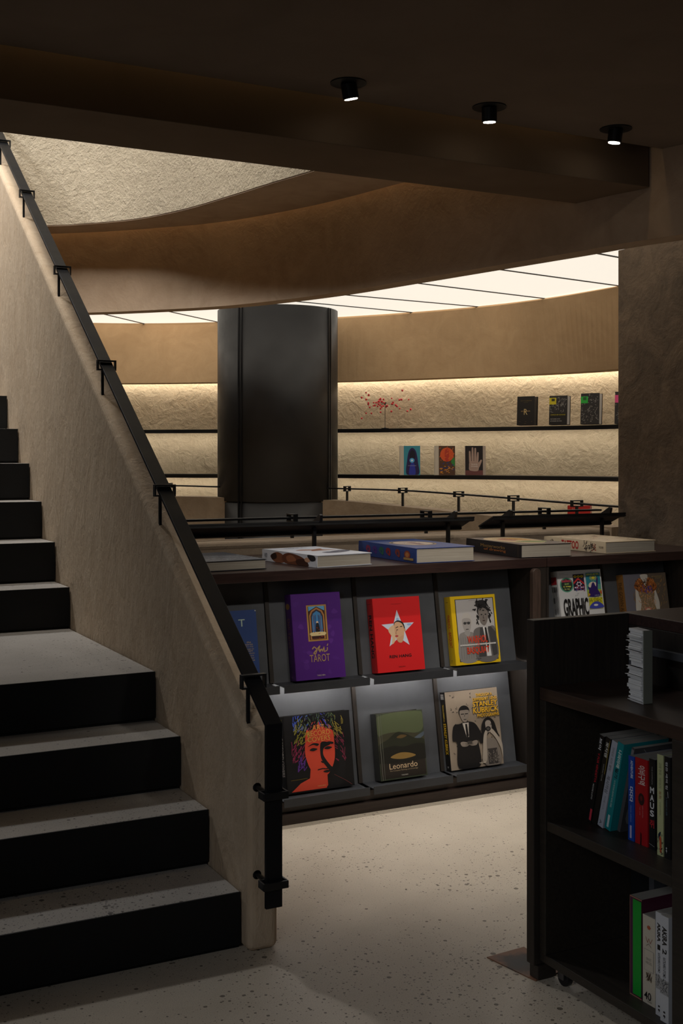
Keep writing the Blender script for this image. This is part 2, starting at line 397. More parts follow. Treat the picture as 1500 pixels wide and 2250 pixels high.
# stair side wall
bm = bmesh.new()
prof = [(3.30, 0), (3.30, .665), (3.342, .675+.0), (7.9, .675+.683*(7.9-3.342)), (7.9, 0)]
prism(bm, [(1.40, y, z) for y, z in prof], (.10, 0, 0))
struct('wall_stair', bm, PL_STAIR, bevel=.022, seg=4)

# near parapet of the void
bm = bmesh.new(); box(bm, 1.53, 4.385, 5.16, 5.36, 0, 1.104); struct('wall_parapet_near', bm, PL_PARAPET, bevel=.03, seg=4)
FP = [(1.6, 9.3, 1.21), (2.3, 9.0, 1.205), (3.031, 8.568, 1.202), (3.305, 8.369, 1.197), (3.72, 8.15, 1.185), (4.082, 7.860, 1.175), (4.324, 7.388, 1.145), (4.44, 6.9, 1.125), (4.50, 6.35, 1.108), (4.53, 5.8, 1.10), (4.55, 5.36, 1.095)]
c3 = spline(FP); c2 = z0([(p.x, p.y) for p in c3]); o2 = offs(c2, .15)
bm = bmesh.new(); loft(bm, [[(a.x, a.y, 0), (b.x, b.y, 0), (b.x, b.y, h.z), (a.x, a.y, h.z)] for a, b, h in zip(c2, o2, c3)])
struct('wall_parapet_far', bm, PL_PARAPET)

# ================================================================== STAIRCASE
ZS = [.1725, .353, .535, .716, .906, 1.095, 1.28, 1.469, 1.654, 1.8445, 2.03, 2.215, 2.40]
YS = [3.35, 3.62, 3.89, 4.16, 5.38, 5.65, 5.92, 6.19, 6.46, 6.74, 7.01, 7.28, 7.55, 7.9]
st = thing('staircase', 'grey stone staircase with black metal risers climbing along the plaster side wall', 'staircase', (0, 3.35, 0))
for i, z in enumerate(ZS):
    zb = ZS[i-1] if i else 0
    y0, y1 = YS[i]-3.35, YS[i+1]-3.35
    obj('tread', B(-1.2, 1.394, y0+.006, y1+.02, z-.04, z), TREAD, st, bevel=.002)
    bm = bmesh.new(); box(bm, -1.2, 1.395, y0, y0+.006, zb+.012, z-.0005); box(bm, -1.2, 1.394, y0+.012, y0+.03, zb-.01, z-.041)
    obj('riser', bm, RISER, st)
for i in (0,): pass

# ================================================================== HANDRAIL
hr = thing('handrail', 'flat black metal handrail running down the stair wall and bent to the floor', 'handrail', (1.44, 3.2, 0))
sl = .683; yb = 3.2; zb = .71; th = math.atan(sl)
def P2(y): return zb+sl*(y-yb)
bm = bmesh.new(); W2 = .0265; T = .013
cs, sn = math.cos(th), math.sin(th)
# side profile in y,z (outer face, then inner face back)
k = math.tan(math.pi/4-th/2)*T
prof = [(yb, .165), (yb, zb), (7.8, P2(7.8)), (7.8, P2(7.8)-T/cs), (yb+T, zb-k+.002), (yb+T, .165)]
prism(bm, [(-W2, y-3.2, z) for y, z in prof], (2*W2, 0, 0)); obj('rail_bar', bm, RAILM, hr, bevel=.0015)
def ring(bm, M, w=.041, h=.022, b=.006, l=.011):
    for q in ((-w, w, -l, l, h-b, h), (-w, w, -l, l, -h, -h+b), (-w, -w+b, -l, l, -h+b, h-b), (w-b, w, -l, l, -h+b, h-b)): box(bm, *q, M=M)
for y in (7.057, 6.447, 5.689, 4.943, 4.189, 3.359):
    z = P2(y)-T/cs/2; bm = bmesh.new()
    ring(bm, Matrix.Translation((0, y-3.2, z))); obj_r = obj('bracket', bm, BLACK, hr, bevel=.001)
    bm = bmesh.new(); zt = .675+sl*(y-3.342)
    box(bm, -.022, -.012, y-3.2-.005, y-3.2+.005, zt-.02, z-.022); obj('post', bm, BLACK, obj_r)
for z in (.50, .235):
    bm = bmesh.new(); M = Matrix.Translation((0, T/2, z)) @ Matrix.Rotation(math.pi/2, 4, 'X'); ring(bm, M, w=.040, h=.022)
    r = obj('bracket', bm, BLACK, hr, bevel=.001)
    bm = bmesh.new(); cyl(bm, (-.012, .024, z), (-.012, .118, z), .007); cyl(bm, (-.012, .1, z), (-.012, .104, z), .014); obj('standoff', bm, BLACK, r, smooth=False)

# ================================================================== RAILINGS OF THE VOID
def ring_bracket(parent, p, tdir, down):
    a = math.atan2(tdir[1], tdir[0]); M = Matrix.Translation(p) @ Matrix.Rotation(a-math.pi/2, 4, 'Z')
    bm = bmesh.new()
    ring(bm, M, w=.042, h=.02, b=.006, l=.012); r = obj('bracket', bm, BLACK, parent)
    bm = bmesh.new(); box(bm, -.007, .007, -.007, .007, -down, -.0185, M=M); obj('post', bm, BLACK, r)
t = thing('railing', 'thin black flat rail on the near parapet behind the display cabinet', 'railing', (0, 5.27, 1.104))
obj('rail_bar', B(1.53, 4.38, -.026, .026, .094, .104), RAILM, t)
for x in (1.70, 2.467, 3.237, 3.999): ring_bracket(t, (x, 0, .099), (1, 0), .11)
t = thing('railing', 'thin curved black rail on the far parapet in front of the lit shelves', 'railing', (0, 0, 0))
RP = spline([(2.2, 9.12, 1.295), (3.02, 8.65, 1.284), (3.35, 8.45, 1.275), (3.76, 8.21, 1.27), (4.12, 7.9, 1.265), (4.36, 7.42, 1.26), (4.49, 6.88, 1.246), (4.555, 6.33, 1.233), (4.585, 5.72, 1.22), (4.6, 5.25, 1.213)])
bm = bmesh.new(); oa = offs(RP, .024); ob = offs(RP, -.024)
loft(bm, [[(a.x, a.y, a.z-.005), (b.x, b.y, b.z-.005), (b.x, b.y, b.z+.005), (a.x, a.y, a.z+.005)] for a, b in zip(oa, ob)])
obj('rail_bar', bm, RAILM, t)
for q in ((3.02, 8.65, 1.284), (4.136, 7.87, 1.264), (4.36, 7.40, 1.26), (4.487, 6.88, 1.246), (4.553, 6.33, 1.233), (4.583, 5.72, 1.22)):
    j = min(range(len(RP)), key=lambda i: (RP[i]-Vector(q)).length); d = RP[min(j+1, len(RP)-1)]-RP[j-1]
    ring_bracket(t, tuple(RP[j]), (d.x, d.y), .12)

# ================================================================== COLUMN
cx, cy, cr = 3.805+.0, 8.391-.0, .466
t = thing('column', 'large round dark metal-clad column with vertical joints standing before the lit shelves', 'column', (cx, cy, 0))
bm = bmesh.new(); cyl(bm, (0, 0, 1.17), (0, 0, 2.632), cr, 96); o = obj('upper_cladding', bm, COLM, t, smooth=False)
for p in o.data.polygons: p.use_smooth = len(p.vertices) == 4
bm = bmesh.new(); cyl(bm, (0, 0, 0), (0, 0, 1.16), cr-.004, 96); o = obj('lower_cladding', bm, COLM, t)
for p in o.data.polygons: p.use_smooth = len(p.vertices) == 4
bm = bmesh.new(); cyl(bm, (0, 0, 1.155), (0, 0, 1.175), cr-.015, 64); obj('joint_ring', bm, BLACK, t)
vd = Vector((-.4135, -.9105))   # towards the camera
for s in (-.60, .84):
    # position across the visible width
    side = Vector((.9105, -.4135)); p = side*s*cr + vd*math.sqrt(1-s*s)*cr
    ang = math.atan2(p.y, p.x)
    bm = bmesh.new()
    for da, r_, w_ in ((-.03, .006, .010), (.03, .006, .010)):
        a = ang+da; M = Matrix.Translation((math.cos(a)*cr, math.sin(a)*cr, 0)) @ Matrix.Rotation(a, 4, 'Z')
        box(bm, -.02, r_, -w_/2, w_/2, 0, 2.632, M=M)
    obj('vertical_joint', bm, BLACK, t)

# ================================================================== DOWNLIGHTS
def downlight(x, y, label, ax, ay):
    t = thing('downlight', label, 'ceiling light', (x, y, CZ), group='ceiling spotlights')
    bm = bmesh.new(); cyl(bm, (0, 0, -.004), (0, 0, 0), .063, 40); obj('trim_ring', bm, BLACK, t)
    bm = bmesh.new(); d = Vector((ax, ay, -1)).normalized(); cyl(bm, (0, 0, -.004), d*.055, .028, 28)
    o = obj('lamp_head', bm, BLACK, t)
    bm = bmesh.new(); cyl(bm, d*.0551, d*.0575, .0225, 28); obj('lens', bm, GLOW_S, t)
    l = bpy.data.lights.new('spot', 'SPOT'); l.energy = SPOT_W; l.spot_size = math.radians(52); l.spot_blend = .9; l.shadow_soft_size = .022; l.color = (1, .92, .82)
    o = bpy.data.objects.new('spot', l); COL.objects.link(o); o.parent = t; o.location = d*.066; o.rotation_euler = d.to_track_quat('-Z', 'Y').to_euler()
downlight(1.915, 3.63, 'black recessed ceiling spotlight nearest the left, tilted lens glowing', .24, .10)
downlight(2.51, 3.64, 'black recessed ceiling spotlight in the middle of the row of three', .08, .10)
downlight(3.12, 3.65, 'black recessed ceiling spotlight nearest the beam end on the right', -.06, .12)
# the next row of the same spotlights, above and in front of the picture, aimed at the display
for i, (x, y) in enumerate(((1.95, 2.0), (2.5, 2.0), (3.1, 1.9))):
    l = bpy.data.lights.new('aisle_spot', 'SPOT'); l.energy = 60; l.spot_size = math.radians(48); l.spot_blend = .9; l.shadow_soft_size = .05; l.color = (1, .93, .84)
    o = bpy.data.objects.new('aisle_spot', l); COL.objects.link(o); o.location = (x, y, 2.74)
    o.rotation_euler = (Vector((x+.35, 4.35, .45))-o.location).to_track_quat('-Z', 'Y').to_euler()

# ================================================================== DISPLAY CABINETS
CY = 4.38; TOPZ = 1.04
PX = [1.167, 1.582, 1.997, 2.4125, 2.827, 3.24]
def cabinet(label, x0, x1, bounds, solid, rounded):
    t = thing('display_cabinet', label, 'cabinet', (x0, CY, 0)); L = x1-x0
    obj('worktop', B(0, L, -.005, .775, TOPZ-.042, TOPZ), WOODTOP, t, bevel=.002)
    obj('back_panel', B(0, L, .75, .77, .09, TOPZ-.042), WOODV, t)
    bm = bmesh.new(); box(bm, 0, L, .0, .03, 0, .045); box(bm, 0, L, .02, .75, .045, .09); obj('plinth', bm, WOOD, t, bevel=.002)
    obj('middle_shelf', B(bounds[0]-x0, bounds[-1]-x0, .178, .75, .525, .545), WOOD, t)
    for (a, b) in solid:
        obj('side_panel', B(a-x0, b-x0, .0, .75, .09, TOPZ-.042), WOODV, t)
    for i, x in enumerate(bounds[1:-1] if not rounded else bounds[1:-1]):
        for (za, zb_) in ((.57, TOPZ-.042), (.105, .525)):
            bm = bmesh.new()
            h = zb_-za
            prism(bm, [(x-x0-.009, .078, za), (x-x0-.009, .078+h*.173, zb_), (x-x0-.009, .3, zb_), (x-x0-.009, .3, za)], (.018, 0, 0))
            obj('divider', bm, WOODV, t)
    for i in range(len(bounds)-1):
        a, b = bounds[i]-x0+.0105, bounds[i+1]-x0-.0105
        if b-a < .2: continue
        for (zt, hh) in ((.576, .405), (.112, .434)):
            # tilted panel
            bm = bmesh.new(); y0 = .087
            prism(bm, [(a, y0, zt-.01), (a, y0+.006, zt-.01), (a, y0+.006+hh*.173, zt+hh), (a, y0+hh*.173, zt+hh)], (b-a, 0, 0))
            p = obj('tray_panel', bm, TRAYM, t)
            bm = bmesh.new(); la, lb = a-.001, b+.001
            box(bm, la, lb, -.02, -.017, zt-.034, zt); box(bm, la, lb, -.017, y0, zt-.012, zt-.009)
            obj('tray_ledge', bm, LEDGEM, p, bevel=.0008)
        bm = bmesh.new(); box(bm, a+.03, b-.03, .062, .074, .553, .560); obj('light_strip', bm, GLOW_T, t)
    return t
cabinet('long dark wood display cabinet with tilted trays of face-out art books', 1.53, 3.334, [1.55]+PX[2:], [(3.255, 3.334)], False)
cabinet('dark wood display cabinet against the right wall, partly behind the bookcase', 3.337, 4.385, [3.355, 3.775, 4.19], [(3.337, 3.350), (4.2, 4.385)], False)
t = thing('upright_board', 'dark wooden upright with a rounded top where the two display cabinets meet', 'board', (3.262, CY-.028, 0))
bm = bmesh.new(); pts = [(-.0, 0, 0), (-.035, 0, 0), (-.035, 0, .985), (-.03, 0, .997), (-.018, 0, 1.004), (0, 0, 1.004)]
pts = [(-.022, 0, 0), (-.022, 0, .96)] + [(-.022*math.cos(a), 0, .96+.022*math.sin(a)) for a in [math.pi*k/10 for k in range(1, 10)]] + [(.022, 0, .96), (.022, 0, 0)]
pts = [(p[0], p[1], p[2]+(.014 if p[2] > .1 else 0)) for p in pts]; prism(bm, pts, (0, .026, 0)); obj('board', bm, WOODU, t, bevel=.002)

# tilted black bars standing on the back of the worktops
def tilted_bar(label, x0, x1, posts):
    t = thing('tilted_rail', label, 'rail', (x0, 5.015, TOPZ)); n = Vector((0, .13, -.055))
    bm = bmesh.new()
    prism(bm, [(0, -.065, .164), (0, .065, .109), (0, .063, .101), (0, -.067, .156)], (x1-x0, 0, 0)); obj('bar', bm, BLACK, t, bevel=.001)
    bm = bmesh.new(); prism(bm, [(.004, -.067, .155), (.004, -.052, .149), (.004, -.056, .139), (.004, -.071, .145)], (x1-x0-.008, 0, 0)); 
    prism(bm, [(.004, .063, .100), (.004, .048, .106), (.004, .044, .096), (.004, .059, .090)], (x1-x0-.008, 0, 0)); obj('edge_lip', bm, BLACK, t)
    for x in posts:
        bm = bmesh.new(); prism(bm, [(x-x0-.007, -.078, .190), (x-x0-.007, -.066, .195), (x-x0-.007, .083, .117), (x-x0-.007, .078, .092), (x-x0-.007, -.07, .158)], (.014, 0, 0))
        b = obj('clamp', bm, BLACK, t)
        bm = bmesh.new(); box(bm, x-x0-.008, x-x0+.008, -.008, .008, .0, .128); box(bm, x-x0-.018, x-x0+.018, -.018, .018, 0, .004); obj('post', bm, BLACK, b)
def barx(px, y=5.015):   # X on the bar's line for a bearing given as a picture column
    l = (px-750)/2600; F = (.46135, .88722); R = (.88722, -.46135); d = y/(F[1]+R[1]*l); return (F[0]+R[0]*l)*d
tilted_bar('long black tilted metal rail on posts behind the flat art books', 1.53, 3.325, (barx(690), barx(984)))
tilted_bar('shorter black tilted metal rail on posts ending at the rough right wall', 3.435, 4.30, (barx(1104), barx(1322)))

# ================================================================== BOOKCASE (right foreground)
bx, by, bz = 2.068, 2.747, 0
t = thing('bookcase', 'low dark wooden bookcase on casters in the right foreground with a raised end panel', 'bookcase', (bx, by, 0))
def bc(name, x0, x1, y0, y1, za, zb_, m=WOODCASE, par=None, bev=.002): return obj(name, B(x0-bx, x1-bx, y0-by, y1-by, za, zb_), m, par or t, bevel=bev)
bc('top_board', 2.068, 2.385, 2.17, 2.747, .806, .842, wood('case_top_wood', (46, 34, 28), (60, 44, 36), .4, (22, 1.5, 22)))
bc('shelf_board', 2.069, 2.385, 2.215, 2.715, .438, .466); bc('bottom_board', 2.069, 2.385, 2.17, 2.747, .058, .082)
bc('upright', 2.068, 2.385, 2.72, 2.747, .082, .806); bc('upright', 2.068, 2.385, 2.17, 2.213, .082, .806)
bc('back_panel', 2.376, 2.386, 2.215, 2.715, .082, .806, RISER)
bc('end_panel', 2.050, 2.40, 2.750, 2.785, .045, 1.033, WOODV)
bc('partition', 2.33, 2.374, 2.565, 2.585, .082, .438, TRAYM, None, .001)
for (x, y) in ((2.115, 2.69), (2.33, 2.69), (2.115, 2.24), (2.33, 2.24)):
    bm = bmesh.new(); cyl(bm, (x-bx-.009, y-by, .024), (x-bx+.009, y-by, .024), .024, 18); w = obj('caster', bm, BLACK, t)
    bm = bmesh.new(); box(bm, x-bx-.016, x-bx-.012, y-by-.012, y-by+.012, .02, .058); box(bm, x-bx+.012, x-bx+.016, y-by-.012, y-by+.012, .02, .058); box(bm, x-bx-.016, x-bx+.016, y-by-.014, y-by+.014, .052, .058)
    obj('fork', bm, metal('steel', (110, 110, 112), .35, .5, .9), w)
t2 = thing('counter', 'taller dark counter with a brown wooden top standing behind the low bookcase', 'counter', (2.402, 2.785, 0))
obj('counter_top', B(.0, .95, -1.3, 0, 1.0, 1.033), WOODTOP, t2, bevel=.002)
obj('counter_body', B(.001, .94, -1.29, -.005, .03, 1.0), WOODV, t2, bevel=.002)
bm = bmesh.new(); fx0, fx1 = -.012, .0005
box(bm, fx0, fx1, -.075, -.045, .845, .945); box(bm, fx0, fx1, -.60, -.045, .921, .945); box(bm, fx0, fx1, -.60, -.58, .845, .921)
obj('steel_frame', bm, TRAYM, t2, bevel=.002)

# tower of small white booklets
t = thing('paper_tower', 'tall white stack of uneven paper booklets standing on the low bookcase', 'paper ornament', (2.17, 2.458, .842), (0, 0, math.radians(-8)))
PW = pagemat('white_paper', (188, 188, 186), (214, 214, 214), 2); GY = plain((96, 98, 88), .9)
z = 0; k = 0; bm = bmesh.new(); groups = []
while z < .193:
    h = random.choice([.004, .005, .006, .008, .010, .014]); h = min(h, .196-z)
    dy = random.uniform(-.006, .004); dx = random.uniform(-.006, .002)
    M = Matrix.Translation((0, 0, 0)) @ Matrix.Rotation(random.uniform(-.02, .02), 4, 'Z')
    box(bm, -.0+dx, .028, -.031, .031+dy, z, z+h-.0006, M=M)
    if random.random() < .3:
        box(bm, -.005+dx, .026, -.032, .036+dy, z+h-.0016, z+h-.0006, M=M)
    z += h
obj('booklets', bm, PW, t)
bm = bmesh.new()
obj('spine_block', B(.002, .030, -.0335, -.026, .0005, .1955), GY, t, bevel=.001)

# floor cover plate with worn dark middle
t = thing('floor_plate', 'worn dark brown metal access plate set in the pale floor beside the bookcase', 'floor plate', (2.09, 2.86, 0))
m, nn, L, b_, tc = nodes('worn_plate')
a = noise(nn, L, tc.outputs['Object'], 9, 5, .6, .4); g = nn.new('ShaderNodeVectorMath'); g.operation = 'LENGTH'; L.new(tc.outputs['Object'], g.inputs[0])
s_ = nn.new('ShaderNodeMath'); s_.operation = 'MULTIPLY_ADD'; s_.inputs[1].default_value = 5.5; L.new(g.outputs['Value'], s_.inputs[0]); L.new(a.outputs[0], s_.inputs[2])
r = ramp(nn, L, s_.outputs[0], [(.55, lin((52, 47, 46))), (.78, lin((62, 50, 44))), (.95, lin((122, 84, 60)))]); L.new(r.outputs[0], b_.inputs['Base Color']); b_.inputs['Roughness'].default_value = .6
bm = bmesh.new(); prism(bm, [(-.068, .085, 0), (-.035, -.112, 0), (.075, -.095, 0), (.075, .095, 0)], (0, 0, .003)); obj('plate', bm, m, t)
t = thing('foot_block', 'short dark wooden block on the floor under the bookcase end panel', 'block', (2.085, 2.772, 0))
obj('block', B(-.025, .04, -.028, .012, .0035, .044), WOODCASE, t, bevel=.002)

# ================================================================== BOOK COVERS
R = math.radians
WHITE = (226, 224, 218); INK = (26, 25, 25)
def figure(a, u, v, s, hair, skin, coat, tall=.5, shirt=None):
    """head-and-shoulders figure, u/v = chin, s = head height fraction"""
    r = a.h/a.w
    a.blob(coat, [(u-s*r*.95, v-s*.35), (u-s*r*.35, v-s*.1), (u+s*r*.35, v-s*.1), (u+s*r*.95, v-s*.35), (u+s*r*1.05, v-tall), (u-s*r*1.05, v-tall)])
    if shirt: a.poly(shirt, [(u-s*r*.22, v-s*.1), (u+s*r*.22, v-s*.1), (u+s*r*.05, v-s*.75), (u-s*r*.05, v-s*.75)])
    a.poly(skin, [(u-s*r*.16, v+s*.2), (u+s*r*.16, v+s*.2), (u+s*r*.2, v-s*.15), (u, v-s*.25), (u-s*r*.2, v-s*.15)])
    a.ell(hair, u, v+s*.62, s*r*.42, s*.5); a.ell(skin, u, v+s*.47, s*r*.33, s*.46)
    for d in (-.14, .14):
        a.ell((40, 34, 32), u+s*r*d, v+s*.52, s*r*.05, s*.03, 8)
        a.line(hair, [(u+s*r*(d-.07), v+s*.6), (u+s*r*(d+.07), v+s*.61)], s*.04)
    a.line((90, 64, 54) if max(skin)-min(skin) > 20 else (80, 78, 76), [(u, v+s*.5), (u+s*r*.03, v+s*.33), (u-s*r*.02, v+s*.32)], s*.03)
    a.line((120, 50, 46) if max(skin)-min(skin) > 20 else (60, 58, 56), [(u-s*r*.1, v+s*.2), (u+s*r*.1, v+s*.2)], s*.05)

def f_blue(a):
    a.text('T', (190, 214, 196), .60, .785, .74, .88); a.text('S', (226, 150, 60), .41, .70, .55, .82, .01); a.text('O', (200, 170, 90), .12, .66, .3, .8); a.text('L', (206, 196, 150), .05, .84, .2, .93)
    a.text('E', (226, 150, 60), .52, .56, .64, .66)
    for k in range(9):
        w_ = [.05, .09, .10, .11, .08, .12, .10, .11, .12][k]; a.text(['the', 'stories', 'of a city', 'drawn in', 'maps', 'and plans', 'for every', 'traveller', 'at home'][k], (178, 158, 118), .80-w_, .56-.03*k, .80+w_*.9, .583-.03*k)
    a.line((206, 200, 180), [(.97, .985), (1, .985)], .02)
def f_purple(a):
    random.seed(2)
    for k in range(26):
        a.blob(random.choice([(84, 34, 128), (74, 28, 116), (92, 40, 136)]), [(x+random.uniform(-.02, .02), y+random.uniform(-.02, .02)) for x, y in ((lambda u, v, r_: [(u-r_, v), (u, v+r_*.5), (u+r_, v), (u, v-r_*.5)])(random.uniform(.1, .9), random.uniform(.06, .94), random.uniform(.04, .08)))], 3)
        a.z -= a.step*.96
    g = (186, 140, 70)
    a.rect(g, .30, .44, .70, .86); a.rect((70, 44, 34), .33, .455, .67, .845)
    def arch(c, u0, u1, v0, vs, vt):
        m = (u0+u1)/2; a.poly(c, [(u0, v0), (u1, v0), (u1, vs), (u0+(u1-u0)*.86, vs+(vt-vs)*.6), (m, vt), (u0+(u1-u0)*.14, vs+(vt-vs)*.6), (u0, vs)])
    a.poly((98, 168, 214), [(.34, .845), (.66, .845), (.66, .79), (.5, .845-.004), (.34, .79)])
    arch((188, 128, 72), .35, .65, .46, .74, .83); arch((64, 50, 60), .375, .625, .47, .73, .81); arch((72, 140, 196), .40, .60, .50, .72, .79)
    for u in (.43, .47, .53, .57): a.line((120, 70, 50), [(u, .5), (u, .745)], .012)
    arch((52, 96, 150), .445, .475, .55, .70, .74); arch((52, 96, 150), .525, .555, .55, .70, .74)
    a.ell((226, 196, 160), .50, .655, .022, .016); a.blob((34, 28, 30), [(.475, .64), (.525, .64), (.54, .55), (.46, .55)])
    a.blob((228, 206, 150), [(.38, .50), (.62, .50), (.64, .54), (.36, .54)]); a.rect((60, 30, 26), .38, .465, .62, .50); a.strokes((168, 56, 40), 10, (.36, .47, .6, .6), .03, .008)
    gold = (176, 142, 96)
    a.line(gold, [(.36, .35), (.40, .375), (.46, .345), (.42, .29), (.38, .30), (.52, .385), (.48, .33), (.54, .34), (.50, .31)], .02)
    a.line(gold, [(.50, .32), (.55, .345), (.56, .315), (.60, .37), (.595, .31), (.66, .325), (.665, .36)], .018); a.line(gold, [(.66, .375), (.68, .40)], .018)
    a.text('TAROT', gold, .30, .20, .70, .285, 0); a.text('TASCHEN', (206, 190, 170), .42, .035, .58, .052)
def s_purple(a):
    a.ell((170, 130, 64), .5, .86, .34, .035); a.text('Dalí Tarot', (146, 110, 84), .28, .38, .72, .72, 0, -90); a.text('T', (150, 130, 120), .4, .03, .6, .05)
def f_red(a):
    cu, cv = .5, .56; pts = []
    r = a.w/a.h
    for k in range(10):
        rr = .36 if k % 2 == 0 else .145; t = math.pi/2+k*math.pi/5; pts.append((cu+rr*math.cos(t), cv+rr*math.sin(t)*r))
    a.poly((206, 214, 230), pts)
    a.ell((150, 180, 220), .5, .70, .03, .02); a.ell((150, 176, 220), .74, .62, .05, .015)
    # face inside the star
    a.blob((222, 186, 150), [(.33, .60), (.43, .63), (.46, .58), (.42, .42), (.345, .37), (.36, .46), (.29, .55)])
    a.blob((34, 28, 28), [(.42, .655), (.50, .685), (.60, .66), (.64, .585), (.62, .54), (.44, .60)])
    a.blob((214, 168, 130), [(.43, .645), (.50, .665), (.58, .64), (.62, .58), (.615, .49), (.56, .40), (.48, .41), (.43, .47), (.42, .56)])
    a.blob((206, 158, 122), [(.46, .43), (.60, .48), (.57, .395), (.50, .385)]); a.ell((204, 152, 118), .635, .55, .018, .022)
    a.line((40, 30, 30), [(.445, .585), (.50, .60)], .014); a.line((40, 30, 30), [(.455, .555), (.495, .56)], .012); a.line((40, 30, 30), [(.54, .60), (.59, .60)], .014)
    a.ell((180, 60, 64), .455, .475, .035, .012); a.line((170, 120, 94), [(.46, .55), (.44, .51), (.46, .505)], .01)
    a.text('REN HANG', (46, 18, 22), .27, .185, .73, .225, .02); a.text('PHOTOGRAPHY', (150, 24, 26), .39, .905, .61, .915); a.text('TASCHEN', (60, 10, 12), .44, .055, .58, .07)
def s_red(a):
    a.text('REN HANG', (40, 14, 20), .26, .20, .76, .78, .03, -90); a.text('T', (60, 10, 12), .4, .02, .6, .045); a.line((150, 20, 20), [(.2, .93), (.8, .93)], .05)
def f_yellow(a):
    a.rect(INK, .10, .045, .955, .955); a.rect((176, 172, 170), .115, .053, .94, .947)
    # two figures, black and white
    dk = (38, 36, 36); g1 = (150, 146, 142); g2 = (104, 100, 98)
    a.blob((134, 130, 126), [(.12, .40), (.22, .47), (.36, .47), (.46, .42), (.50, .06), (.12, .06)])
    a.blob((178, 172, 166), [(.20, .56), (.23, .70), (.31, .75), (.41, .72), (.44, .62), (.43, .58)])
    a.blob((156, 150, 146), [(.23, .66), (.40, .66), (.41, .56), (.37, .48), (.30, .46), (.24, .52)])
    a.poly((150, 146, 142), [(.27, .50), (.37, .50), (.38, .44), (.32, .40), (.25, .45)])
    for u in (.28, .36): a.ell((60, 58, 58), u, .60, .035, .02)
    a.line((60, 58, 58), [(.25, .61), (.40, .61)], .01); a.line(dk, [(.29, .51), (.35, .512)], .012)
    for k in range(7): a.line((110, 108, 106), [(.16+.05*k, .40), (.15+.052*k, .08)], .006)
    a.blob(g2, [(.44, .44), (.58, .53), (.72, .50), (.88, .54), (.94, .46), (.94, .06), (.50, .06)])
    a.ell(dk, .68, .86, .13, .065); a.ell(dk, .70, .76, .135, .09)
    a.blob((118, 110, 104), [(.60, .78), (.70, .81), (.80, .76), (.80, .66), (.74, .565), (.67, .56), (.61, .64)])
    a.strokes(dk, 50, (.52, .76, .84, .92), .06, .02, 1.5, 2); a.strokes(dk, 14, (.53, .60, .59, .72), .05, .02, -1.4, .5); a.strokes(dk, 12, (.81, .60, .88, .74), .05, .02, -1.4, .5)
    for u in (.66, .75): a.ell(dk, u, .71, .02, .009)
    a.line((70, 60, 58), [(.70, .70), (.69, .655), (.715, .655)], .012); a.ell((70, 54, 52), .70, .62, .03, .010)
    a.poly((206, 204, 202), [(.66, .53), (.76, .52), (.80, .10), (.70, .10)]); a.poly(dk, [(.70, .52), (.74, .52), (.775, .30), (.74, .16), (.71, .30)])
    a.poly((66, 64, 64), [(.60, .52), (.66, .53), (.70, .30), (.68, .10), (.52, .10)]); a.poly((66, 64, 64), [(.78, .53), (.84, .53), (.94, .44), (.94, .12), (.84, .10)])
    a.rect((206, 202, 198), .13, .272, .92, .292); a.text('the iconic relationship told in words and pictures', (90, 88, 86), .15, .275, .88, .289)
    c = (206, 58, 28)
    a.text('WARHOL', c, .30, .305, .74, .41, .02); a.text('ON', c, .50, .262, .56, .30, .02); a.text('BASQUIAT', c, .27, .135, .76, .25, .02)
    a.text('MICHAEL DAYTON HERMANN', INK, .40, .925, .66, .933); a.text('TASCHEN', INK, .44, .07, .56, .082)
def s_yellow(a):
    a.text('WARHOL—BASQUIAT', (206, 58, 28), .25, .26, .80, .74, .01, -90); a.text('T', (150, 110, 10), .4, .05, .6, .08); a.line((160, 120, 10), [(.3, .92), (.7, .92)], .06)
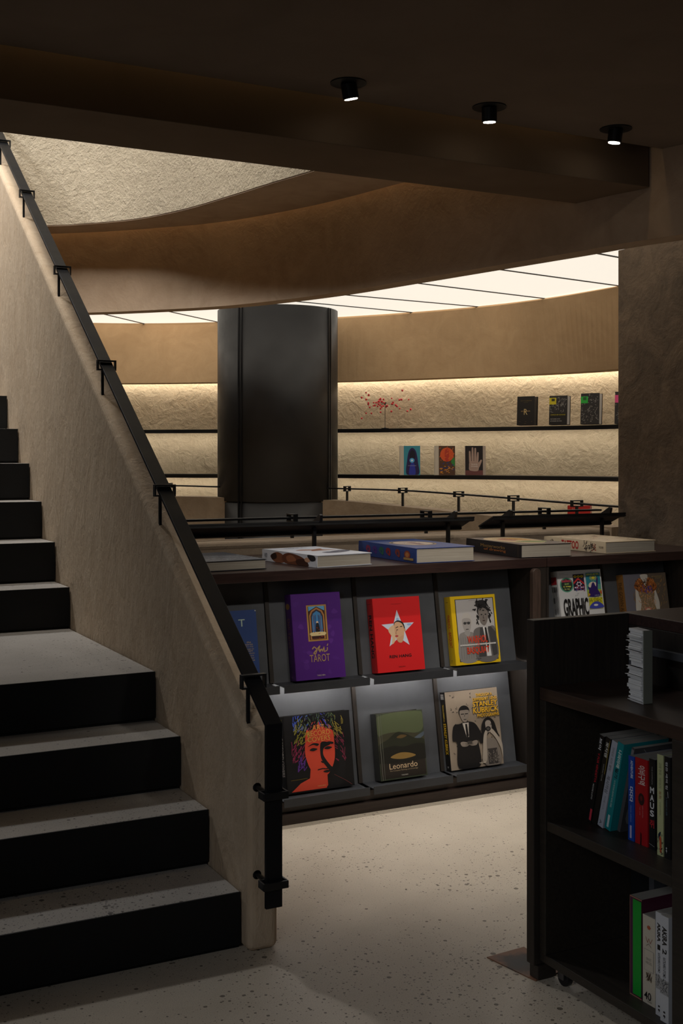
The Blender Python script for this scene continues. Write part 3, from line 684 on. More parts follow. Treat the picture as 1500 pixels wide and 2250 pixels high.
def f_record(a):   # generic painted portrait, bold colours on black
    random.seed(9)
    face = (196, 66, 44); blk = (16, 15, 17)
    a.blob(face, [(.30, .60), (.34, .80), (.46, .90), (.60, .90), (.72, .78), (.74, .56), (.72, .36), (.62, .20), (.48, .16), (.36, .28), (.30, .45)])
    a.poly(face, [(.36, .30), (.60, .20), (.60, .02), (.06, .02), (.20, .12), (.34, .17)])
    a.blob(blk, [(.60, .80), (.72, .76), (.79, .60), (.78, .30), (.68, .12), (.58, .02), (.80, .02), (.90, .40), (.84, .74)])
    a.blob(blk, [(.53, .60), (.60, .62), (.68, .58), (.58, .54), (.56, .46), (.60, .38), (.66, .30), (.70, .26), (.66, .22), (.56, .34), (.52, .44)])
    for c_, n_, bx_ in (((58, 82, 170), 46, (.14, .78, .44, .96)), ((66, 74, 180), 26, (.52, .78, .70, .96)), ((128, 124, 42), 54, (.14, .60, .36, .88)), ((138, 122, 50), 44, (.62, .66, .90, .95)), ((132, 40, 74), 34, (.10, .38, .26, .62)), ((96, 52, 140), 20, (.16, .26, .28, .42)), ((120, 42, 66), 26, (.78, .34, .92, .66)), ((70, 92, 66), 24, (.34, .84, .7, .98))):
        a.strokes(c_, n_, bx_, .075, .008, 1.1 if bx_[0] < .5 else 2.0, .6)
    a.strokes(blk, 44, (.26, .78, .50, .96), .09, .016, 1.0, .5); a.strokes(blk, 30, (.56, .80, .76, .96), .09, .016, 2.1, .5); a.strokes((86, 110, 80), 26, (.2, .8, .8, .97), .06, .006, 1.5, .8)
    for u in (.42, .64):
        a.blob(blk, [(u-.085, .575), (u, .615), (u+.085, .60), (u+.06, .575), (u, .595)]); a.blob(blk, [(u-.06, .53), (u-.01, .555), (u+.06, .535), (u, .515)])
    a.line(blk, [(.52, .37), (.55, .35), (.58, .37)], .018); a.line(blk, [(.46, .265), (.54, .275), (.58, .265), (.66, .27)], .014); a.blob(blk, [(.54, .235), (.60, .25), (.66, .235), (.60, .215)])
    c = (196, 142, 66)
    a.text('ART', c, .42, .785, .60, .85); a.text('RECORD', c, .34, .71, .68, .775); a.text('COVERS', c, .34, .635, .68, .70)
    a.line((110, 92, 30), [(.06, .17), (.30, .175)], .005); a.line((120, 60, 60), [(.70, .18), (.86, .09), (.96, .02)], .004); a.text('TASCHEN', (200, 160, 100), .44, .05, .56, .065)
def s_record(a):
    a.text('ART RECORD COVERS', (190, 186, 180), .26, .22, .76, .80, .0, -90); a.rect((170, 150, 30), .15, .93, .8, .96); a.text('T', (160, 160, 160), .35, .03, .6, .055)
def f_leonardo(a):   # plain stand-in: green and brown panel with a dark oval and ochre fields
    a.rect((58, 64, 48), 0, 0, 1, 1)
    a.blob((84, 92, 64), [(.02, .96), (.98, .97), (.97, .70), (.7, .66), (.3, .7), (.03, .66)]); a.blob((62, 60, 44), [(.02, .66), (.4, .70), (.98, .62), (.98, .5), (.02, .52)])
    a.blob((76, 86, 96), [(.1, .56), (.5, .50), (.98, .66), (.98, .60), (.5, .42), (.1, .48)])
    a.rect((40, 34, 28), .02, .02, .98, .30)
    a.blob((38, 40, 28), [(.0, .52), (.2, .60), (.42, .70), (.6, .66), (.8, .58), (1, .54), (1, .30), (0, .30)])
    a.blob((26, 25, 19), [(.0, .44), (.3, .50), (.55, .47), (.8, .50), (1, .46), (1, .26), (0, .26)])
    a.blob((132, 104, 54), [(.24, .33), (.42, .385), (.62, .375), (.78, .32), (.5, .29)]); a.blob((96, 76, 44), [(.40, .62), (.5, .655), (.62, .63), (.5, .60)])
    a.text('Leonardo', (206, 178, 140), .20, .155, .80, .24); a.text('The Complete Paintings and Drawings', (160, 140, 110), .20, .115, .80, .14); a.text('TASCHEN', (196, 190, 176), .44, .045, .58, .062)
    # glints of the plastic jacket are left to the light; the fold line is real
    a.line((120, 120, 110), [(.045, .0), (.045, 1)], .008); a.line((96, 98, 88), [(.09, .0), (.09, 1)], .008)
def f_lens(a):
    random.seed(3)
    a.rect((142, 128, 112), 0, 0, 1, 1)
    for k in range(70):
        u, v = random.uniform(.04, .96), random.uniform(.04, .97); a.strokes((58, 52, 48), 4, (u-.012, v-.01, u+.012, v+.01), .022, .007, random.uniform(0, 3), .9)
    blk = (22, 20, 20); sk = (128, 118, 108)
    a.blob(blk, [(.10, .56), (.22, .58), (.34, .60), (.50, .57), (.60, .45), (.66, .33), (.58, .30), (.54, .34), (.54, .02), (.14, .02), (.14, .33), (.06, .38)])
    a.poly((176, 168, 158), [(.27, .585), (.39, .585), (.37, .40), (.33, .40)]); a.poly(blk, [(.32, .57), (.355, .57), (.37, .42), (.34, .38), (.325, .42)])
    a.ell(blk, .32, .735, .105, .075); a.blob(sk, [(.235, .74), (.30, .75), (.41, .74), (.40, .66), (.35, .60), (.30, .60), (.25, .66)])
    for u in (.285, .36): a.line(blk, [(u-.03, .70), (u+.03, .70)], .014)
    a.line(blk, [(.30, .63), (.35, .63)], .01); a.line(blk, [(.325, .69), (.32, .665)], .008)
    for u, sgn in ((.27, 1), (.46, -1)):
        a.blob(sk, [(u-.07*sgn, .335), (u-.02*sgn, .35), (u+.07*sgn, .33), (u+.10*sgn, .31), (u+.05*sgn, .285), (u-.04*sgn, .29)])
        for q in range(3): a.line((70, 64, 58), [(u+.02*sgn, .325-.012*q), (u+.09*sgn, .315-.010*q)], .005)
    a.rect((60, 56, 52), .33, .31, .42, .35)
    # woman with camera
    a.blob(blk, [(.62, .30), (.62, .50), (.68, .60), (.78, .62), (.87, .56), (.92, .42), (.95, .36), (.86, .36), (.80, .44), (.68, .36)])
    a.blob((150, 140, 130), [(.70, .56), (.74, .585), (.80, .57), (.815, .49), (.77, .43), (.72, .44), (.70, .50)])
    a.blob((112, 104, 96), [(.64, .02), (.66, .24), (.70, .34), (.82, .35), (.90, .28), (.94, .02)]); a.rect((52, 48, 46), .70, .02, .88, .22)
    a.strokes((120, 112, 104), 50, (.70, .03, .88, .20), .03, .01, 0, 3)
    a.blob((152, 142, 130), [(.59, .06), (.61, .22), (.65, .40), (.71, .47), (.745, .45), (.70, .36), (.67, .08)]); a.blob((152, 142, 130), [(.98, .08), (.95, .22), (.86, .36), (.775, .44), (.82, .47), (.93, .36), (.99, .26)])
    a.strokes((104, 96, 88), 6, (.70, .42, .74, .46), .03, .006, .5, .2)
    a.ell(blk, .745, .475, .05, .032); a.ell((70, 66, 62), .745, .475, .028, .018); a.line(blk, [(.79, .53), (.83, .53)], .01); a.strokes((70, 64, 60), 40, (.70, .03, .90, .14), .03, .008, 0, 3)
    y = (206, 158, 34); sh = (40, 34, 28)
    for t, u0, v0, u1, v1 in (('THROUGH A', .56, .905, .88, .945), ('DIFFERENT LENS:', .50, .85, .97, .89), ('STANLEY', .49, .775, .97, .84), ('KUBRICK', .49, .69, .98, .765), ('PHOTOGRAPHS', .56, .635, .98, .68)):
        a.text(t, sh, u0+.008, v0-.008, u1+.008, v1-.008, .03); a.text(t, y, u0, v0, u1, v1, .02)
    a.text('TASCHEN', (220, 210, 190), .52, .045, .64, .06)
def s_lens(a):
    a.text('STANLEY KUBRICK', (206, 170, 30), .25, .20, .8, .60, .02, -90); a.text('THROUGH A DIFFERENT LENS', (200, 170, 60), .35, .62, .65, .84, 0, -90)
    for k in range(5): a.rect((170, 168, 164), .2, .91+.014*k, .8, .918+.014*k)
    a.text('T', (190, 190, 190), .3, .03, .7, .05)
def f_graphic(a):
    a.o = a.o+a.V*.39; a.V = a.V*.61; a.h *= .61
    a.text('Jens Müller', INK, .055, .945, .17, .957); a.text('Julius Wiedemann (Ed.)', INK, .055, .922, .26, .933)
    a.ell((90, 160, 130), .20, .72, .155, .145); a.ell((44, 56, 50), .20, .72, .125, .125)
    a.text('ballett', (210, 60, 90), .09, .775, .31, .83, .02); a.text('just', (170, 206, 110), .15, .715, .25, .76, .02); a.text('a map', (226, 220, 90), .12, .665, .29, .70, .02); a.text('by day', (200, 210, 110), .14, .62, .26, .655, .02)
    a.rect((34, 26, 52), .35, .60, .60, .92)
    a.poly((196, 50, 50), [(.35, .76), (.45, .84), (.475, .84), (.60, .74), (.60, .70), (.475, .80), (.45, .80), (.35, .72)])
    for u in (.40, .475, .55): a.ell((226, 200, 40), u, .875, .034, .024); a.ell((34, 26, 52), u, .875, .014, .010)
    for i in range(5):
        for j in range(i+1): a.ell((226, 220, 230) if (i+j) % 3 else (30, 20, 30), .475+(j-i/2)*.045, .79-i*.033, .020, .014, 10)
    a.strokes((180, 40, 60), 16, (.36, .61, .58, .72), .04, .01, 0, 3); a.strokes((90, 110, 190), 10, (.36, .61, .58, .66), .04, .01, 0, 3)
    a.rect((44, 130, 146), .64, .46, .965, .93)
    a.rect((90, 160, 140), .64, .60, .965, .70); a.rect((170, 190, 70), .64, .46, .965, .60); a.text('BERLIN MOBEL', (220, 216, 70), .655, .885, .95, .92, .02)
    for k in range(12):
        t = k*math.pi/6; a.line((220, 200, 50), [(.80+.05*math.cos(t), .83+.035*math.sin(t)), (.80+.085*math.cos(t), .83+.06*math.sin(t))], .010)
    a.ell((220, 200, 50), .80, .83, .04, .027); a.ell((226, 210, 190), .78, .68, .10, .075)
    pu = (52, 34, 104)
    a.blob(pu, [(.66, .47), (.68, .58), (.66, .66), (.72, .64), (.76, .72), (.80, .74), (.83, .68), (.88, .60), (.92, .47)]); a.poly(pu, [(.84, .60), (.88, .60), (.905, .80), (.89, .86), (.87, .80)])
    a.blob((206, 160, 40), [(.64, .47), (.70, .50), (.66, .53)]); a.blob((196, 90, 50), [(.92, .54), (.96, .58), (.965, .5)]); a.text('HELM', (190, 200, 220), .80, .47, .9, .49)
    a.text('GRAPHIC', INK, .07, .10, .63, .45, .03); a.text('DESIGN', INK, .07, -.28, .62, .06, .03)
    a.rect((206, 200, 40), .655, .22, .965, .44); a.blob((66, 74, 170), [(.66, .23), (.72, .33), (.84, .36), (.95, .30), (.96, .23)]); a.strokes((90, 86, 30), 60, (.67, .34, .95, .43), .02, .006, 0, 3); a.ell((226, 226, 210), .80, .29, .05, .02)
    a.strokes((160, 160, 160), 3, (.34, .50, .40, .54), .05, .006, 0, .05)
def s_graphic(a):
    a.text('THE HISTORY OF', INK, .12, .48, .88, .82, .03, 0); a.text('OF', INK, .1, .30, .9, .42, .03); a.rect((180, 40, 50), .1, .84, .9, .93); a.text('GRAPHIC', INK, .1, .06, .9, .26, .02)
def f_dress(a):
    random.seed(11)
    a.rect((96, 84, 72), 0, 0, 1, 1); a.o = a.o+a.V*.44; a.V = a.V*.56; a.h *= .56
    a.poly((104, 102, 112), [(0, 0), (.22, 0), (.30, .55), (.42, 1), (0, 1)]); a.strokes((150, 116, 70), 40, (.62, .10, .95, .80), .06, .010, 1.3, .5); a.strokes((124, 96, 60), 16, (.20, .05, .32, .60), .08, .012, 1.5, .2)
    a.blob((196, 190, 180), [(.40, .97), (.56, .97), (.57, .86), (.66, .80), (.74, .50), (.78, .22), (.70, .02), (.26, .02), (.24, .4), (.28, .76), (.40, .86)])
    a.blob((158, 92, 44), [(.23, .68), (.30, .84), (.40, .88), (.50, .64), (.48, .52), (.34, .56)]); a.blob((158, 92, 44), [(.56, .88), (.68, .84), (.76, .66), (.66, .54), (.50, .52), (.50, .64)])
    a.blob((132, 112, 84), [(.32, .56), (.50, .52), (.68, .55), (.66, .30), (.68, .02), (.34, .02), (.36, .3)])
    a.strokes((70, 48, 36), 60, (.26, .54, .72, .84), .07, .010, 1.8, 1.2); a.strokes((90, 74, 140), 18, (.40, .50, .64, .64), .07, .016, 1.6, .8); a.strokes((206, 140, 80), 40, (.3, .05, .7, .86), .05, .010, 1.5, 1.5); a.strokes((170, 140, 120), 60, (.34, .05, .66, .5), .04, .012, 0, 3)
    a.ell((190, 110, 100), .50, .12, .08, .05); a.ell((210, 190, 160), .50, .12, .05, .03); a.text('METAMORPHOSIS', (176, 150, 90), .66, .90, .90, .925); a.text('OF THE GOWN', (176, 150, 90), .74, .86, .88, .88)
def s_dress(a):
    a.text('THE GOWN AND ITS MAKERS', (90, 60, 24), .25, .1, .75, .9, .01, -90)

TB = R(-9.8)
def tray_book(label, x0, zt, w, h, t, col, front, spine, **k):
    return book(label, w, h, t, col, (x0, CY+.087-.002-(-.0)+.0, zt+.001), (TB, 0, 0), front, spine, group='face-out art books on the tilted trays', **k)
# the cover shell touches the tilted panel along its back
tray_book('blue hardcover with scattered pale serif letters, half hidden behind the stair rail', 1.735, .567, .20, .305, .03, (48, 72, 128), f_blue, None)
tray_book('purple hardcover with a framed gothic arch picture and gold lettering', 2.083, .567, .232, .357, .055, (80, 32, 122), f_purple, s_purple)
tray_book('bright red hardcover with a star-shaped cut-out showing a face', 2.471, .567, .237, .318, .05, (214, 34, 36), f_red, s_red)
tray_book('yellow-edged hardcover with a black and white photo of two people', 2.868, .567, .242, .305, .048, (222, 184, 24), f_yellow, s_yellow)
tray_book('white hardcover with three colourful posters and tall black letters', 3.472, .567, .262, .392, .05, (214, 214, 214), f_graphic, s_graphic)
tray_book('grey hardcover showing an embroidered orange gown on a mannequin torso', 3.868, .567, .272, .358, .05, (150, 104, 50), f_dress, s_dress)
tray_book('black square book with a red-orange painted face and multicoloured hair', 2.050, .103, .312, .314, .045, (18, 17, 18), f_record, s_record)
tray_book('dark green plastic-wrapped book with small cream serif title, middle of lower trays', 2.487, .103, .233, .282, .05, (46, 46, 40), f_leonardo, None, cover_mat=plain((40, 40, 36), .12, 0, .6, .6))
tray_book('grey-beige photo book with yellow block lettering above two standing people', 2.850, .103, .281, .342, .04, (24, 22, 22), f_lens, s_lens)

# ------------------------------------------------------------------ books lying flat on the worktop
def flat(label, A, Bc, C_, t, col, front, spine, w=None, h=None, **k):
    """A = far spine corner, Bc = near spine corner, C_ = near fore-edge corner (plan)"""
    A, Bc, C_ = Vector(A), Vector(Bc), Vector(C_); h = (A-Bc).length if h is None else h; w = (C_-Bc).length if w is None else w
    ang = math.atan2((C_-Bc).y, (C_-Bc).x)
    M = Matrix.Rotation(ang, 4, 'Z') @ Matrix.Rotation(-math.pi/2, 4, 'X')
    return book(label, w, h, t, col, (Bc.x, Bc.y, TOPZ+.0015), M.to_euler(), front, spine, group='art books lying flat on the worktop', **k)
def f_photo(a):
    a.rect((66, 72, 84), 0, 0, 1, 1); random.seed(5)
    a.blob((150, 110, 70), [(.02, .9), (.3, .96), (.5, .85), (.2, .7)]); a.strokes((170, 176, 190), 150, (.05, .05, .95, .6), .10, .008, .2, .5); a.strokes((200, 150, 100), 40, (.03, .7, .45, .95), .05, .02, 0, 3)
def f_white(a):
    a.rect((206, 210, 220), 0, 0, 1, 1)
    a.blob((150, 96, 66), [(.25, .62), (.42, .70), (.60, .66), (.80, .72), (.74, .60), (.90, .52), (.60, .50), (.40, .48), (.46, .56)]); a.blob((52, 56, 84), [(.40, .30), (.60, .36), (.95, .46), (.97, .34), (.7, .22), (.45, .2)])
    a.blob((120, 66, 44), [(.5, .57), (.6, .62), (.7, .57), (.6, .53)]); a.text('MEXICO', (150, 156, 170), .3, .85, .7, .93); a.strokes((220, 222, 230), 20, (.5, .24, .9, .4), .08, .006, .3, .4)
def s_white(a):
    a.rect((206, 208, 214), 0, 0, 1, 1); sk = (128, 78, 52)
    a.blob(sk, [(.0, .74), (.5, .84), (.9, .72), (.7, .6), (.1, .58)]); a.blob((46, 28, 22), [(.2, .80), (.6, .83), (.8, .74), (.4, .72)]); a.blob((104, 58, 36), [(.05, .56), (.6, .62), (.95, .5), (.8, .3), (.5, .2), (.05, .24)])
    a.blob((150, 92, 60), [(.2, .5), (.6, .54), (.8, .44), (.4, .36)]); a.blob((60, 30, 20), [(.0, .32), (.4, .36), (.6, .22), (.2, .14), (0, .16)]); a.ell((196, 150, 120), .55, .16, .2, .05); a.blob((30, 30, 36), [(.5, .1), (.95, .16), (.95, .04), (.6, .02)])
    a.text('PHOTO', (60, 60, 70), .3, .90, .7, .95, 0, -90)
def f_bluebig(a):
    a.rect((44, 66, 124), 0, 0, 1, 1); a.ell((150, 120, 70), .48, .52, .34, .24, 40); a.ell((28, 32, 50), .48, .52, .315, .22, 40); a.ell((188, 168, 150), .48, .52, .29, .20, 40)
    a.rect((110, 60, 60), .44, .36, .54, .60); a.strokes((90, 80, 120), 20, (.3, .45, .66, .62), .06, .012, 1, 1); a.text('THE GREAT FABLES', (60, 84, 140), .2, .84, .8, .92); a.text('COLLECTED', (60, 84, 140), .3, .12, .7, .18)
def s_bluebig(a):
    for i, (c, v) in enumerate((((120, 40, 70), .82), ((70, 40, 110), .70), ((36, 90, 70), .58), ((130, 36, 40), .46), ((120, 50, 44), .30))): a.blob(c, [(.25, v-.03), (.5, v+.04), (.78, v+.02), (.7, v-.035)]); a.ell((30, 44, 84), .5, v, .1, .012)
    a.ell((130, 60, 40), .5, .14, .28, .05); a.ell((170, 110, 60), .5, .14, .16, .03); a.rect((150, 120, 70), .15, .04, .3, .2)
def f_black(a):
    random.seed(8); a.rect((84, 70, 62), 0, 0, 1, 1); a.blob((196, 170, 130), [(.1, .75), (.35, .93), (.75, .92), (.92, .7), (.85, .35), (.6, .15), (.3, .2), (.12, .45)])
    a.blob((170, 110, 80), [(.3, .7), (.55, .8), (.6, .6), (.4, .5)]); a.blob((120, 130, 70), [(.3, .36), (.6, .44), (.9, .34), (.6, .2)]); a.blob((190, 140, 60), [(.55, .8), (.8, .76), (.78, .5), (.62, .5)]); a.strokes((220, 200, 160), 30, (.2, .3, .8, .85), .07, .012, 0, 3); a.strokes((60, 50, 46), 20, (.2, .3, .8, .85), .05, .012, 0, 3)
def s_black(a):
    a.text('Masterworks', (150, 116, 60), .50, .28, .74, .72, 0, -90); a.text('of drawing', (160, 96, 44), .20, .26, .46, .66, .01, -90); a.line((120, 96, 60), [(0, .05), (1, .05)], .02)
def f_tattoo(a):
    random.seed(6); a.rect((206, 186, 156), 0, 0, 1, 1)
    for k in range(26):
        u, v = random.uniform(.1, .9), random.uniform(.1, .9); a.strokes(random.choice([(110, 60, 44), (90, 76, 60), (140, 60, 40)]), 9, (u-.04, v-.03, u+.04, v+.03), .04, .008, 0, 3)
def s_tattoo(a):
    a.text('TATTOO', (178, 44, 40), .14, .42, .86, .70, .03, -90); random.seed(3)
    for v in (.84, .30, .24, .18): a.strokes((60, 52, 46), 14, (.2, v-.03, .7, v+.03), .30, .05, 0, 3)
    a.strokes((170, 60, 40), 8, (.2, .15, .7, .2), .2, .05, 0, 3); a.text('TASCHEN', (80, 70, 60), .4, .03, .6, .10, 0, -90)
flat('thin dark blue-grey photo book lying flat, leftmost on the worktop', (1.70, 4.86), (1.70, 4.45), (1.975, 4.467), .04, (40, 42, 48), f_photo, None)
flat('white flat-lying art book with a brown figure photograph on its spine', (2.20, 4.86), (2.176, 4.405), (2.455, 4.440), .05, (196, 200, 210), f_white, s_white, h=.44)
flat('large thick blue flat-lying book with an oval window on its cover', (2.68, 4.93), (2.645, 4.386), (2.945, 4.384), .065, (40, 60, 116), f_bluebig, s_bluebig, h=.53)
flat('thick black flat-lying book with gold script spine and colourful painted cover', (3.25, 4.90), (3.212, 4.403), (3.486, 4.385), .06, (30, 28, 30), f_black, s_black, h=.50)
flat('cream flat-lying book with red block lettering on its spine', (3.745, 4.90), (3.716, 4.42), (4.03, 4.424), .055, (212, 192, 160), f_tattoo, s_tattoo, h=.47)

# ------------------------------------------------------------------ books and ornament on the far curved shelves
def shelf_book(label, px_x, px_y, z, w, h, t, rz, col, front, pages=PAGES):
    return book(label, w, h, t, col, (px_x, px_y, z), (R(-3), 0, rz), front, None, hard=True, pages=pages, edge_th=.002, group='face-out books on the curved wall shelves')
WP = plain((206, 204, 200), .8)
def f_k1(a):
    a.text('VITTORINI', (120, 100, 44), .18, .83, .82, .86); a.text('stories', (110, 96, 60), .38, .78, .62, .80); a.text('R', (200, 176, 120), .40, .36, .60, .56); a.text('LA STRADA', (196, 160, 110), .24, .47, .76, .50, .02)
    for u in (.14, .48, .82): a.line((120, 96, 60), [(u, .12), (u+.07, .12)], .012)
    a.line((120, 96, 60), [(.42, .05), (.54, .05)], .012)
def jungle(a, v0, seed, c1=(160, 156, 150)):
    random.seed(seed); a.rect((44, 40, 38), 0, v0, 1, 1); a.strokes(c1, 60, (.02, v0+.02, .9, .93), .10, .014, .8, 1.2); a.strokes((24, 22, 22), 60, (.02, v0+.02, .9, .93), .10, .018, 1.4, 1.2); a.strokes((196, 190, 180), 24, (.1, v0+.05, .9, .9), .06, .010, .6, 1)
def f_yel(a):
    jungle(a, .40, 1); a.rect((206, 190, 30), .0, .70, .38, .93); a.rect((60, 56, 20), .12, .81, .30, .90)
    a.text('COMICS OF HUMANS', (196, 180, 30), .08, .32, .90, .36); a.text('PICTURES AND', (200, 196, 190), .08, .18, .62, .21); a.text('STORIES IN INK', (200, 196, 190), .08, .11, .72, .14)
def f_gre(a): jungle(a, 0, 2); a.rect((40, 176, 60), .0, .68, .38, .90); a.rect((30, 90, 36), .12, .78, .30, .88)
def f_pin(a): jungle(a, 0, 3); a.rect((232, 80, 140), .0, .66, .38, .90)
BSX, BSY = .034, -.017
for lb, x, y, fr in (('black hardcover with tiny gold lettering standing on the upper curved shelf', 5.075, 7.035, f_k1), ('black and white comic book with a yellow square on the upper curved shelf', 5.21, 6.835, f_yel), ('black and white comic book with a green square on the upper curved shelf', 5.335, 6.64, f_gre), ('comic book with a pink square, cut off by the rough right wall', 5.462, 6.43, f_pin)):
    h_ = {f_k1: .207, f_yel: .206, f_gre: .217, f_pin: .222}[fr]
    a_ = R(-64)
    shelf_book(lb, x+BSX, y+BSY, 1.7295, .140, h_, .052, a_, (30, 27, 26), fr, WP if fr is not f_k1 else plain((34, 32, 34), .6))
def f_mage(a):
    a.rect((60, 150, 170), .2, 0, 1, 1); a.blob((44, 30, 84), [(.34, .02), (.36, .5), (.45, .82), (.62, .93), (.80, .80), (.90, .4), (.92, .02)]); a.blob((22, 16, 36), [(.48, .62), (.52, .80), (.62, .86), (.74, .78), (.76, .60), (.62, .52)]); a.ell((90, 180, 236), .60, .50, .12, .08); a.ell((226, 244, 255), .60, .50, .05, .035); a.blob((50, 60, 170), [(.46, .02), (.52, .36), (.62, .42), (.72, .36), (.76, .02)]); a.line((170, 170, 200), [(.4, .32), (.8, .32)], .015)
def f_sun(a):
    random.seed(2); a.rect((90, 60, 40), .2, 0, 1, 1); a.ell((226, 90, 40), .60, .70, .33, .24); a.blob((196, 60, 40), [(.52, .5), (.5, .8), (.6, .92), (.7, .8), (.68, .5)]); a.strokes((230, 120, 50), 30, (.25, .5, .95, .95), .08, .02, 0, 3); a.blob((60, 140, 60), [(.8, .45), (.95, .6), (.98, .3)]); a.strokes((40, 60, 130), 20, (.25, .1, .9, .4), .1, .04, .2, .5); a.strokes((226, 150, 40), 20, (.22, .05, .9, .3), .1, .03, .2, .5)
def f_hand(a):
    a.rect((38, 30, 30), 0, 0, .86, 1); a.rect((120, 70, 66), 0, 0, .86, .16); sk = (190, 160, 144)
    a.blob(sk, [(.22, .16), (.60, .14), (.66, .30), (.62, .46), (.24, .46), (.18, .30)])
    for u, v, d in ((.24, .78, -.02), (.36, .90, -.005), (.48, .88, .01), (.585, .74, .03)): a.blob(sk, [(u-.045, .42), (u-.04+d, v), (u+d, v+.04), (u+.04+d, v), (u+.045, .42)])
    a.blob(sk, [(.58, .30), (.72, .50), (.80, .52), (.80, .46), (.66, .24)]); a.text('THE BOOK', (240, 230, 220), .28, .34, .60, .39, .02); a.text('OF HANDS', (240, 230, 220), .28, .27, .60, .32, .02)
    for k in range(6): a.line((110, 70, 60), [(.26+.06*k, .2), (.24+.07*k, .44)], .006)
for lb, xy, fr, c in (('small pale book with a blue hooded figure, leftmost on the lower curved shelf', (4.612, 7.900), f_mage, (206, 196, 180)), ('small pale book with an orange sun on the lower curved shelf', (4.850, 7.775), f_sun, (206, 196, 180)), ('small dark book with a pale open hand on the lower curved shelf', (5.058, 7.665), f_hand, (196, 178, 160))):
    shelf_book(lb, xy[0], xy[1], 1.3625, .158, .225, .035, R(-26), c, fr, plain((196, 178, 150), .8))
book('red book whose top shows just above the right tilted rail', .16, .16, .045, (190, 40, 30), (5.30, 6.70, 1.0005), (0, 0, R(-50)), lambda a: a.text('RED', (220, 120, 100), .2, .8, .5, .9), None)

random.seed(21)
t = thing('berry_ornament', 'thin black stem ornament with scattered small red berries on the upper curved shelf', 'ornament', (4.69, 8.262, 1.7295))
bm = bmesh.new(); cyl(bm, (0, 0, 0), (0, 0, .006), .03, 20); cyl(bm, (0, 0, .006), (0, 0, .012), .012, 14, .005); obj('base', bm, BLACK, t)
bm = bmesh.new(); cyl(bm, (0, 0, .01), (0, 0, .20), .0022, 8); cyl(bm, (0, 0, .19), (0, 0, .212), .003, 10, .009); obj('stem', bm, BLACK, t)
RED = plain((236, 70, 74), .45); bmw = bmesh.new(); rt = Vector((.887, -.461, 0)); dp = Vector((.461, .887, 0))
def br(u, v):  # picture offsets relative to stem top in metres
    return rt*u + dp*random.uniform(-.06, .06) + Vector((0, 0, .212+v))
S_ = 9.4/2600
pts = [(-52, 16), (-37, 5), (-42, 12), (-37, 2), (-34, -5), (-52, -30), (-42, -18), (-30, -18), (-26, -2), (-22, 0), (-14, 3), (-12, -1), (-10, 1), (-16, -2), (-8, -4), (-8, 7), (-10, -8), (-4, -2), (-18, 5), (-20, 6), (-25, 6), (-6, 8), (-12, 12), (-10, 14), (-4, 12), (-42, 28), (-36, 23), (-10, -16), (-2, 5), (3, -3), (14, 14), (16, 3), (18, 6), (24, 0), (26, -3), (14, -14), (32, -8), (36, 12), (38, 32), (52, 12), (56, -10), (50, -13), (32, 12), (5, -1), (-14, 8)]
for i, (u, v) in enumerate(pts):
    p = br(u*S_, (v-6)*S_*1.0); b_m = bmesh.new(); ball(b_m, p, random.uniform(.0065, .010), 10, 8); obj('berry', b_m, RED, t, smooth=True); cyl(bmw, (0, 0, .205), p, .0005, 3)
obj('wires', bmw, plain((70, 60, 52), .5), t)

# ------------------------------------------------------------------ books in the bookcase, spines towards the aisle
DG = plain((60, 58, 56), .8)
def spine_book(label, x, y, z, w, h, t, col, lean, spine, front=None, pages=None):
    """y = far bottom corner of the spine; lean = tilt of the top away from the viewer"""
    return book(label, w, h, t, col, (x, y, z), (lean, 0, 0), front, spine, hard=False, group='comic books standing in the low bookcase', pages=pages or plain((150, 146, 138), .85))
def sp(items):
    def f(a):
        for it in items:
            k = it[0]
            if k == 't': a.text(it[1], it[2], it[3], it[4], it[5], it[6], it[7] if len(it) > 7 else .01, -90)
            elif k == 'r': a.rect(*it[1:])
            elif k == 's': a.text(it[1], it[2], it[3], it[4], it[5], it[6], .02, 0)
            elif k == 'b': a.blob(it[1], it[2])
    return f
SX = 2.165; SZ = .4665
G = 'comic books on the upper shelf of the low bookcase'
LN = R(-1)
lean = -math.atan2(.0, 1)
def up(label, y_far_bot, y_near_bot, lean_, h, w, col, spine, x=SX, front=None):
    # lean_ > 0 tips the top towards the near end (-y); rests on its near bottom edge
    t = (y_far_bot-y_near_bot)
    yb_, zb_ = y_far_bot, SZ
    b = spine_book(label, x, yb_, zb_+math.sin(lean_)*t*.0+.0, w, h, t*.94*math.cos(lean_), col, lean_, spine, front)
    b.location.z = SZ+ t*math.sin(lean_)
    return b
W_ = (214, 214, 214); K_ = (30, 28, 26)
up('black comic spine with red vertical lettering, leaning at the left end of the row', 2.660, 2.636, R(12.5), .262, .16, (26, 24, 22), sp([('t', 'V FOR VENDETTA', (176, 30, 44), .40, .46, .78, .80, .03), ('t', 'MOORE LLOYD', (196, 194, 190), .30, .26, .55, .44), ('t', '브이', (210, 210, 210), .30, .84, .80, .97, .03), ('r', (206, 60, 76), .55, .03, .92, .16)]))
up('black comic spine with white characters, leaning second in the row', 2.634, 2.612, R(13.5), .262, .16, (32, 29, 25), sp([('t', '왓치맨', (216, 214, 206), .25, .78, .80, .95, .02), ('t', 'GRAPHIC NOVEL', (150, 148, 140), .38, .50, .60, .70), ('r', (150, 130, 50), .88, .60, .98, .98)]))
up('pale grey-white spine with thin grey writing, leaning in the bookcase row', 2.610, 2.585, R(14), .258, .155, (170, 174, 186), sp([('t', '카테르 씨의 앨범', (110, 106, 100), .3, .66, .7, .93, 0), ('t', '제시카심', (90, 92, 96), .22, .40, .8, .60, .01), ('t', '미메시스', (120, 122, 126), .34, .20, .66, .36, 0), ('t', 'A', (90, 90, 96), .3, .03, .66, .08)]))
